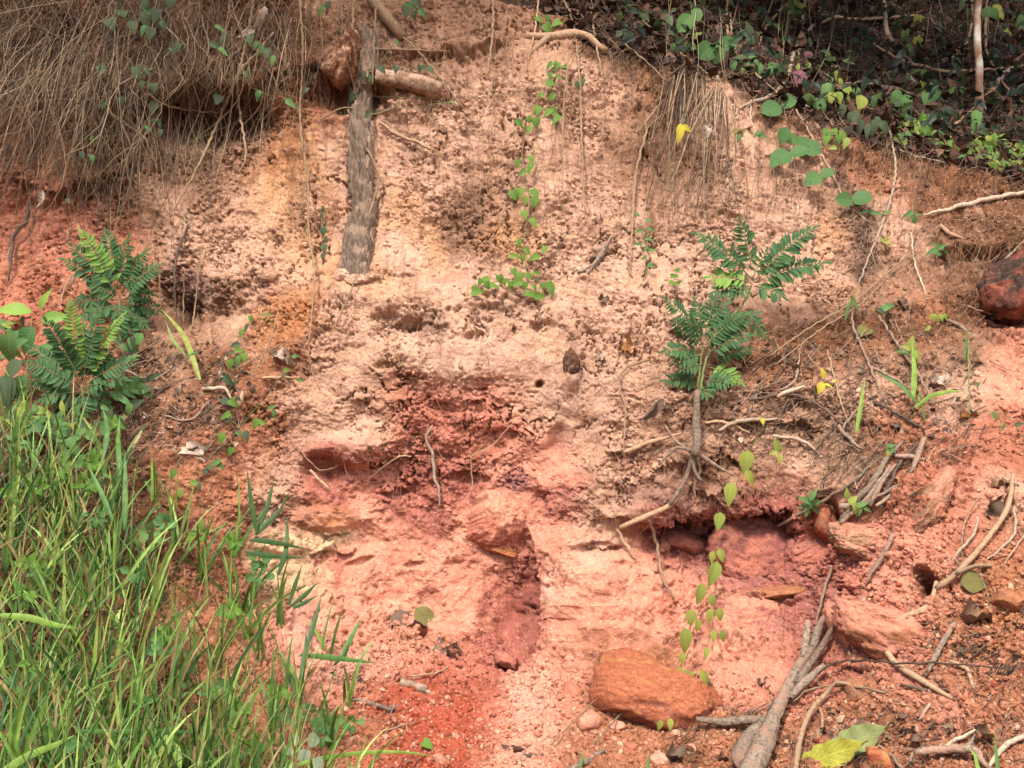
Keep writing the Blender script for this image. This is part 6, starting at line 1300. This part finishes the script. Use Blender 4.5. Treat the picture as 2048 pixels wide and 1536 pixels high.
singles("hanging_vine", "one of the thin stems slanting down the orange earth beside the curtain", "vine", "slanting stems beside the curtain", x, y, an, L, U(n, .03, .2), U(n, .04, .10), U(n, .0014, .0028), 'drystem', 11)
n = 46; x = U(n, 1290, 2040); y = U(n, -20, 30); an = np.radians(rng.normal(-3, 10, n)); L = U(n, 70, 170)
singles("dry_vine", "one of the thin dry stems crossing the dark forest edge", "vine", "dry stems at the forest edge", x, y, an, L, U(n, .03, .2), U(n, .2, .5), U(n, .0018, .0034), 'drystem', 8)

# ------------------------------------------------------------------ grass
def blades(px, py, depth_off, L, W, lean, az, bend, tint, n=8, hang=0.0):
    """grass blades growing from the ground at these image pixels. lean: radians from upright, az: direction of the lean (0 = +X, -90 deg = towards the open side)"""
    N0 = len(px); y0 = vlook(TYs, px, py) + .01 - depth_off
    B = np.stack([(px - 1024) / 2048 * y0, y0, CAMZ - (py - 768) / 2048 * y0], -1)
    t = np.linspace(0, 1, n)[None, :]
    th = lean[:, None] + bend[:, None] * t ** 1.6
    dl = (L / (n - 1))[:, None]
    hor = np.concatenate([np.zeros((N0, 1)), np.cumsum(np.sin(th[:, 1:]) * dl, 1)], 1); ver = np.concatenate([np.zeros((N0, 1)), np.cumsum(np.cos(th[:, 1:]) * dl, 1)], 1)
    P = B[:, None, :] + np.stack([hor * np.cos(az)[:, None], hor * np.sin(az)[:, None], ver], -1)
    tg = np.gradient(P, axis=1); tg /= np.linalg.norm(tg, axis=-1, keepdims=True) + 1e-9
    ra = rng.random(N0) * .9 - .45
    sd = np.stack([np.cos(ra), np.sin(ra), np.zeros(N0)], -1)[:, None, :]; sd = sd - tg * (sd * tg).sum(-1, keepdims=True); sd /= np.linalg.norm(sd, axis=-1, keepdims=True) + 1e-9
    nn = np.cross(tg, sd)
    wp = (np.minimum(1, .55 + 2.2 * t) * (1 - t ** 2.6) ** .8 + .02) * W[:, None] * .5
    V = np.stack([P - sd * wp[..., None], P + nn * (wp * .35)[..., None], P + sd * wp[..., None]], 2).reshape(-1, 3)
    b = (np.arange(N0)[:, None, None] * n + np.arange(n - 1)[None, :, None]) * 3 + np.arange(2)[None, None, :]
    F = np.stack([b, b + 1, b + 4, b + 3], -1).reshape(-1, 4)
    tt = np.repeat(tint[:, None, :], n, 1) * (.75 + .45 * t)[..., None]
    br = (sstep(.72, .95, t) * (rng.random((N0, 1)) < .35))[..., None]; tt = tt * (1 - br) + np.array(lin((170, 140, 92))) * .6 * br
    return V, F, np.repeat(tt.reshape(-1, 3), 3, axis=0), B
GR = [(170, 202, 98), (138, 180, 82), (108, 152, 72), (188, 212, 112), (84, 128, 66), (150, 186, 100), (70, 110, 60)]
GD = [(90, 128, 58), (108, 148, 66), (128, 166, 74)]
def gtint(n, px, py):
    c = np.array([lin(x) for x in GR])[rng.integers(0, len(GR), n)] * .62
    d = np.array([lin(x) for x in GD])[rng.integers(0, len(GD), n)] * .62
    m_ = (rng.random(n) < np.clip((px - 180) / 420, .15, .8))[:, None]
    c = np.where(m_, d, c); dead = rng.random(n) < .11
    c[dead] = lin((196, 170, 118)) * .6
    return np.clip(c * (1 + .25 * (rng.random((n, 1)) * 2 - 1)), .01, .7)
def inside(px, py):
    lim = np.interp(py, [820, 900, 1000, 1100, 1250, 1400, 1536, 1750], [60, 150, 270, 400, 520, 610, 660, 700])
    return (px < lim + rng.normal(0, 26, len(px)))
n = 6000; x = U(n, -120, 720); y = U(n, 860, 1900); k_ = inside(x, y); x, y = x[k_], y[k_]
clump = fbm(x / 70, y / 70, 3, 400); k_ = (clump + rng.normal(0, .22, len(x))) > -.04 + .34 * sstep(180, 420, x) * sstep(1650, 1350, y) + .1 * sstep(250, 520, x); x, y = x[k_][:1500], y[k_][:1500]; n = len(x)
V, F, T, _ = blades(x, y, np.zeros(n), U(n, .16, .42), .003 + .012 * rng.random(n) ** 1.5, np.abs(rng.normal(0, .30, n)), np.radians(rng.normal(0, 70, n) + np.where(rng.random(n) < .38, 180, 0)), U(n, .05, 1.0), gtint(n, x, y))
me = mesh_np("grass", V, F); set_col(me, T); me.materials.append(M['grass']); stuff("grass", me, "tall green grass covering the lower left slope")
n = 1300; x = U(n, -120, 740); y = U(n, 880, 1900); k_ = inside(x, y); x, y = x[k_], y[k_]; n = len(x)
V, F, T, _ = blades(x, y, np.zeros(n), U(n, .06, .22), U(n, .0018, .005), np.abs(rng.normal(0, .5, n)), rng.random(n) * 6.28, U(n, .1, 1.4), gtint(n, x, y) * .85, 5)
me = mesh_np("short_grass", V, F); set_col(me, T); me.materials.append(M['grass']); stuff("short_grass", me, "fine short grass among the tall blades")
n = 1500; x = U(n, -60, 640); y = U(n, 820, 1560); k_ = inside(x, y + 40); x, y = x[k_], y[k_]; n = len(x)
V, F, T, _ = blades(x, y, np.zeros(n), U(n, .08, .26), U(n, .0015, .004), np.abs(rng.normal(.3, .5, n)), rng.random(n) * 6.28, U(n, .1, 1.4), tints(n, [(196, 168, 120), (160, 130, 92), (130, 104, 76)]), 5)
me = mesh_np("dead_grass", V, F); set_col(me, T); me.materials.append(M['grass']); stuff("dead_grass", me, "dead straw among the green grass")

# single tufts that stand out, each blade a part
TU = [(305, 1240, 8, .36), (352, 1130, 6, .34), (90, 1180, 8, .40), (130, 1330, 8, .40), (40, 1250, 8, .42), (265, 1330, 7, .38), (225, 1210, 8, .40), (430, 1350, 7, .34), (400, 1180, 7, .34), (480, 1240, 6, .32), (520, 1330, 6, .30), (60, 1420, 8, .36), (185, 1440, 7, .36), (340, 1440, 7, .36), (440, 1470, 7, .34), (20, 1090, 7, .36), (90, 1020, 6, .32),
      (150, 1120, 7, .36), (560, 1260, 5, .28), (470, 1120, 5, .30), (600, 1420, 6, .28), (540, 1490, 6, .32), (250, 1550, 7, .36), (120, 1580, 7, .36), (390, 1590, 6, .34), (20, 1600, 7, .36), (660, 1510, 5, .28), (30, 930, 6, .28), (232, 1020, 4, .22), (650, 1310, 3, .2), (700, 1420, 4, .24), (310, 1015, 3, .22), (180, 960, 4, .22)]
for x, y, nb, L in TU:
    base = at_floor(x, y, 0)
    root = thing("grass_tuft", lab(("tall" if L > .33 else "short") + " tuft of broad green grass blades", x, y - 40), "grass tuft", base)
    c = gtint(nb, np.full(nb, float(x)), np.zeros(nb))
    V, F, T, B = blades(np.full(nb, float(x)) + rng.normal(0, 6, nb), np.full(nb, float(y)) + rng.normal(0, 4, nb), np.full(nb, .01), U(nb, L * .7, L * 1.15), U(nb, .006, .015), np.abs(rng.normal(.1, .25, nb)), np.radians(rng.normal(-10, 50, nb) + np.where(rng.random(nb) < .35, 180, 0)), U(nb, .0, .9), c, 9)
    nv = 27; nf = 16
    for i in range(nb):
        me = mesh_np("blade", V[i * nv:(i + 1) * nv] - np.array(base), F[i * nf:(i + 1) * nf] - i * nv); set_col(me, T[i * nv:(i + 1) * nv]); me.materials.append(M['grass'])
        part("blade", me, root, (0, 0, 0))
# long single blades traced over the red earth and soil
def blade_tr(label, pts, w, tint, off=.16):
    P = trace(pts, off, 22); V, F = [], []; k_ = m_per_px(*pts[0][:2]); n = len(P)
    for i, p in enumerate(P):
        t = i / (n - 1); tg = (P[min(i + 1, n - 1)] - P[max(i - 1, 0)]).normalized(); sd = tg.cross(Vector((.1, -1, .25))).normalized(); up_ = sd.cross(tg)
        ww = w * k_ * .5 * (min(1, .45 + 2.4 * t) * (1 - t ** 2.4) ** .8 + .02)
        V += [p - sd * ww - P[0], p + up_ * ww * .35 - P[0], p + sd * ww - P[0]]
    for i in range(n - 1):
        for q in (0, 1): a = i * 3 + q; F.append((a, a + 1, a + 4, a + 3))
    me = pymesh("grass_shoot", V, F); set_col(me, np.tile(lin(tint) * .62, (len(V), 1))); me.materials.append(M['grass'])
    o = bpy.data.objects.new("grass_shoot", me); C.objects.link(o); o.location = P[0]; o["label"] = label; o["category"] = "grass blade"
G1, G2, G3 = (150, 186, 78), (96, 142, 64), (72, 108, 52)
BL = [([(500, 1080), (545, 1084), (612, 1098)], 9, G3), ([(490, 1104), (540, 1112), (610, 1116)], 8, G3), ([(510, 1070), (560, 1020), (578, 985)], 10, G3), ([(516, 1060), (535, 1010), (548, 960)], 9, G3), ([(514, 1066), (505, 1020), (494, 938)], 9, G3), ([(556, 1150), (572, 1100), (575, 1030)], 9, G3), ([(578, 1210), (590, 1170), (604, 1130)], 9, G3),
      ([(582, 1212), (610, 1190), (636, 1164)], 10, G3), ([(586, 1216), (608, 1206), (634, 1192)], 9, G3), ([(612, 1300), (630, 1240), (642, 1195)], 9, G3), ([(680, 1320), (700, 1280), (722, 1236)], 10, G2), ([(668, 1330), (690, 1310), (700, 1280)], 8, G3), ([(600, 1310), (660, 1315), (752, 1326)], 10, G2), ([(600, 1360), (612, 1300), (612, 1262)], 11, G3),
      ([(590, 1390), (578, 1350), (570, 1320)], 10, G3), ([(560, 1540), (640, 1518), (720, 1506), (800, 1504), (866, 1512)], 8, G1), ([(0, 1545), (60, 1510), (110, 1490), (150, 1470)], 14, G1), ([(330, 1472), (352, 1500), (362, 1545)], 16, G1), ([(160, 1462), (240, 1464), (320, 1462), (416, 1468)], 10, G2), ([(0, 1230), (60, 1236), (110, 1250), (160, 1258)], 12, G1),
      ([(1826, 800), (1829, 740), (1824, 680)], 11, G1), ([(1712, 865), (1722, 810), (1730, 756)], 8, G1), ([(1830, 815), (1860, 792), (1900, 782), (1930, 784)], 8, G1), ([(1834, 806), (1800, 770), (1744, 742)], 8, G2), ([(1850, 840), (1842, 800), (1836, 770)], 6, G2), ([(1930, 720), (1932, 690), (1936, 650)], 6, G2), ([(1690, 640), (1698, 610), (1712, 585)], 7, G2),
      ([(1705, 590), (1712, 610), (1722, 630)], 6, G2), ([(400, 760), (380, 700), (360, 660), (322, 618)], 10, (170, 180, 90)), ([(370, 710), (345, 680), (330, 640)], 7, (150, 170, 90)), ([(372, 718), (385, 708), (400, 704)], 6, G2), ([(1310, -10), (1700, 80), (1760, 95)], 3, G3), ([(1998, 1560), (1992, 1500), (1990, 1458)], 8, G2), ([(1960, 1560), (1950, 1510), (1934, 1490)], 8, G1),
      ([(1576, -10), (1584, 20), (1578, 50)], 14, G3), ([(1300, 1560), (1296, 1530), (1300, 1500)], 7, G2), ([(1160, 1540), (1164, 1518), (1160, 1498)], 6, G2), ([(205, 920), (215, 860), (204, 812)], 9, G2), ([(240, 950), (236, 880), (240, 830)], 10, G2), ([(250, 1060), (250, 1000), (250, 900)], 10, G2), ([(225, 1040), (200, 980), (175, 930)], 9, G2)]
for i, (pts, w, c) in enumerate(BL):
    blade_tr(lab(("broad" if w > 9 else "narrow") + " green grass blade", *pts[-1][:2]), pts, w * 1.15, c, .10 if pts[0][0] > 700 else .2)
# herbs and clover like sprigs in the grass
HB = [(270, 1160), (460, 1235), (520, 1130), (520, 1160), (470, 1100), (330, 1290), (325, 1310), (340, 1280), (420, 1400), (450, 1390), (480, 1430), (380, 1395), (290, 1420), (60, 1140), (80, 1160), (50, 1200), (100, 1260), (180, 940), (150, 930), (120, 950), (200, 960), (170, 980), (140, 890), (200, 880), (230, 860), (110, 870), (60, 860), (30, 900),
      (330, 1500), (360, 1520), (270, 1490), (480, 1520), (520, 1500), (590, 1450), (625, 1440), (655, 1465), (640, 1490), (700, 1460), (560, 1400), (60, 1340), (30, 1380), (160, 1500), (90, 1480), (220, 1540), (20, 1000), (70, 990), (330, 1060), (300, 1080), (395, 1080), (190, 1050)]
for x, y in HB:
    m_ = random.randint(5, 8); kd = random.choice(['clover', 'clover', 'heart', 'under', 'heart'])
    lv = []
    for q in range(m_):
        a = q * 360 / m_ + random.uniform(-20, 20); r_ = random.uniform(10, 24)
        lv.append((x + math.sin(R(a)) * r_, y - 14 - math.cos(R(a)) * r_ * .8, random.uniform(16, 26), a, kd))
    leafy("small_herb", lab(("clover like" if kd == 'clover' else "light green") + " herb sprig", x, y), "herb", lv, [[(x, y + 20), (x, y - 4), (x, y - 14)]] + [[(x, y - 12), (l[0], l[1])] for l in lv[::2]], .13, key=kd, srad=.0012)
DH = [(25, 660), (15, 690), (30, 850), (100, 850), (150, 860), (215, 830), (60, 830), (130, 835), (250, 700), (255, 770), (270, 800), (285, 770)]
for x, y in DH:
    lv = [(x + random.uniform(-24, 24), y + random.uniform(-20, 20), random.uniform(26, 44), random.choice([160, 190, 220, 120, 60, 300]), random.choice(['underdark', 'under', 'limelance' if x < 200 else 'under'])) for q in range(7)]
    leafy("broadleaf_herb", lab("dark leafy herb", x, y), "herb", lv, [[(x, y + 26), (x, y)]] + [[(x, y), (l[0], l[1])] for l in lv[::2]], .10, key='underdark', srad=.0013)
# light green leafy herbs along the foot of the undergrowth
for i in range(26):
    x = random.uniform(1800, 2060); y = np.interp(x, [1800, 1900, 2048], [262, 285, 330]) + random.uniform(-36, 16)
    lv = [(x + random.uniform(-16, 16), y + random.uniform(-16, 10), random.uniform(16, 30), random.uniform(0, 360), random.choice(['under', 'heart', 'under', 'lime', 'limelance'])) for q in range(7)]
    leafy("low_herb", lab(random.choice(["low light green herb", "small bushy green herb", "pointed leaf herb"]), x, y), "herb", lv, [[(x, y + 10), (x, y - 8)]] + [[(x, y), (l[0], l[1])] for l in lv[::2]], .05, key='under', srad=.0012)

# ------------------------------------------------------------------ masses of leaves: litter and dark undergrowth, one mesh each
def leaf_mass(name, label, P, D, Nn, size, wid, tint, mat):
    n = len(P); D = D / np.linalg.norm(D, axis=1, keepdims=True); Nn = Nn - D * (D * Nn).sum(1, keepdims=True); Nn /= np.linalg.norm(Nn, axis=1, keepdims=True) + 1e-9
    Sd = np.cross(D, Nn); s = size[:, None]; w = (wid * size)[:, None]
    V = np.stack([P, P + D * s * .35 - Sd * w + Nn * s * .06, P + D * s * .4, P + D * s * .35 + Sd * w + Nn * s * .06, P + D * s * .75 - Sd * w * .6 - Nn * s * .02, P + D * s * .75 + Sd * w * .6 - Nn * s * .02, P + D * s - Nn * s * .12], 1).reshape(-1, 3)
    f = np.array([(0, 1, 2), (0, 2, 3), (1, 4, 2), (2, 5, 3), (4, 6, 2), (2, 6, 5)]); F = (f[None] + (np.arange(n) * 7)[:, None, None]).reshape(-1, 3)
    me = mesh_np(name, V, tris=F, smooth=False); set_col(me, np.repeat(tint, 7, axis=0)); me.materials.append(M[mat])
    return me
def surf(x, y, off):
    d = vlook(TY, x, y) - off; return np.stack([(x - 1024) / 2048 * d, d, CAMZ - (y - 768) / 2048 * d], -1)
n = 5200; x = U(n, 1100, 2200); e = np.interp(x, [1000, 1120, 1240, 1300, 1440, 1560, 1680, 1850, 2048, 2200], [8, 40, 92, 118, 150, 196, 262, 300, 352, 370]); y = e + 10 - 420 * rng.random(n) ** 1.3
Nn = np.tile([0, -.4, 1.], (n, 1)) + rng.normal(0, .45, (n, 3))
stuff("leaf_litter", leaf_mass("leaf_litter", "", surf(x, y, U(n, 0, .04)), rng.normal(size=(n, 3)), Nn, U(n, .03, .10), U(n, .22, .4), tints(n, [(96, 68, 52), (78, 56, 44), (124, 92, 72), (58, 44, 36), (104, 68, 50)], .35), 'drygrass'), "brown dead leaves carpeting the shaded forest floor")
n = 1500; x = U(n, 1240, 2250); e = np.interp(x, [1000, 1240, 1300, 1440, 1560, 1680, 1850, 2048, 2250], [0, 60, 85, 110, 150, 200, 250, 300, 340]); y = e - 430 * rng.random(n) ** 1.1
stuff("undergrowth", leaf_mass("undergrowth", "", surf(x, y, U(n, .05, .45)), rng.normal(size=(n, 3)) + np.array([0, -.3, -.3]), np.tile([0, -.7, .8], (n, 1)) + rng.normal(0, .4, (n, 3)), U(n, .03, .10), U(n, .18, .34), tints(n, [(44, 62, 40), (56, 76, 44), (38, 52, 38), (80, 98, 52)], .35), 'grass'), "dim green undergrowth leaves filling the shaded forest edge")
n = 2000; x, y = region(n, (240, 690, 480, 900, 6), (1440, 680, 1950, 880, 6), (1380, 1420, 2050, 1560, 5), (1820, 1230, 2060, 1400, 3), (660, 1340, 840, 1540, 1.2), (0, 850, 300, 1000, 2))
stuff("small_litter", leaf_mass("small_litter", "", surf(x, y, U(n, 0, .012)), rng.normal(size=(n, 3)), vlook(TN[..., 0], x, y)[:, None] * 0 + TN[np.clip(np.searchsorted(GY, y), 0, NR - 1), np.clip(np.searchsorted(GX, x), 0, NC - 1)] + rng.normal(0, .35, (n, 3)), U(n, .012, .04), U(n, .2, .45), tints(n, [(150, 116, 92), (110, 84, 68), (186, 156, 130), (84, 66, 56)], .35), 'drygrass'), "small scraps of dead leaf on the ledges")

# ------------------------------------------------------------------ unseen trees added to shade the top of the bank and the forest floor
def added_shade_tree(label, bx, by, pts, crowns, nl, size=.13):
    b = at_floor(bx, by, 0); root = thing("added_shade_tree", label, "tree", b)
    V, F = tube([b] + [Vector(p) for p in pts], [.13, .11, .08, .05], 10, .08, ref=b); part("trunk", pymesh("trunk", V, F), root, (0, 0, 0), M['bark'])
    Ps = []
    for cx, cy, cz, rx, ry, rz in crowns:
        V, F = tube([Vector(pts[-1]), Vector((cx, cy, cz))], [.04, .02], 6, .1, ref=b); part("limb", pymesh("limb", V, F), root, (0, 0, 0), M['bark'])
        q = rng.normal(size=(nl, 3)); q /= np.linalg.norm(q, axis=1, keepdims=True); q *= rng.random((nl, 1)) ** .45
        Ps.append(q * np.array([rx, ry, rz]) + np.array([cx, cy, cz]))
    P = np.concatenate(Ps); n = len(P); k_ = noise2(P[:, 0] * 2.2, P[:, 1] * 2.2 + P[:, 2] * 2, 7) > -.22; P = P[k_]; n = len(P)
    me = leaf_mass("crown", "", P - np.array(b), rng.normal(size=(n, 3)) + [0, 0, -.3], np.tile([0, 0, 1.], (n, 1)) + rng.normal(0, .5, (n, 3)), U(n, size * .7, size * 1.3), U(n, .25, .4), tints(n, [(60, 92, 46), (78, 110, 54), (50, 76, 42)], .3), 'grass')
    part("crown", me, root, (0, 0, 0))
added_shade_tree("unseen broad tree added behind the forest edge to shade the forest floor", 2330, -40, [(4.2, 7.6, 5.2), (3.6, 7.2, 6.4)], [(1.0, 6.2, 5.6, 1.3, 1.3, .7), (2.4, 6.2, 5.5, 1.2, 1.3, .8), (3.4, 7.2, 6.6, 1.4, 1.5, .9), (1.8, 7.8, 6.9, 1.6, 1.2, .8), (3.4, 5.2, 4.9, .9, .8, .6), (1.2, 5.9, 4.75, .8, .6, .45), (2.2, 5.7, 4.7, .8, .6, .45), (3.1, 5.9, 4.8, .8, .7, .5), (.5, 6.6, 5.4, .8, .8, .5)], 1700)
added_shade_tree("unseen slender tree added above the brow to shade the stem curtain", -330, 20, [(-3.0, 5.0, 4.9), (-2.6, 4.7, 5.5)], [(-2.3, 4.4, 4.75, .9, .7, .45), (-1.2, 4.4, 4.9, .8, .6, .40), (-.2, 4.8, 5.1, .7, .6, .35)], 520)
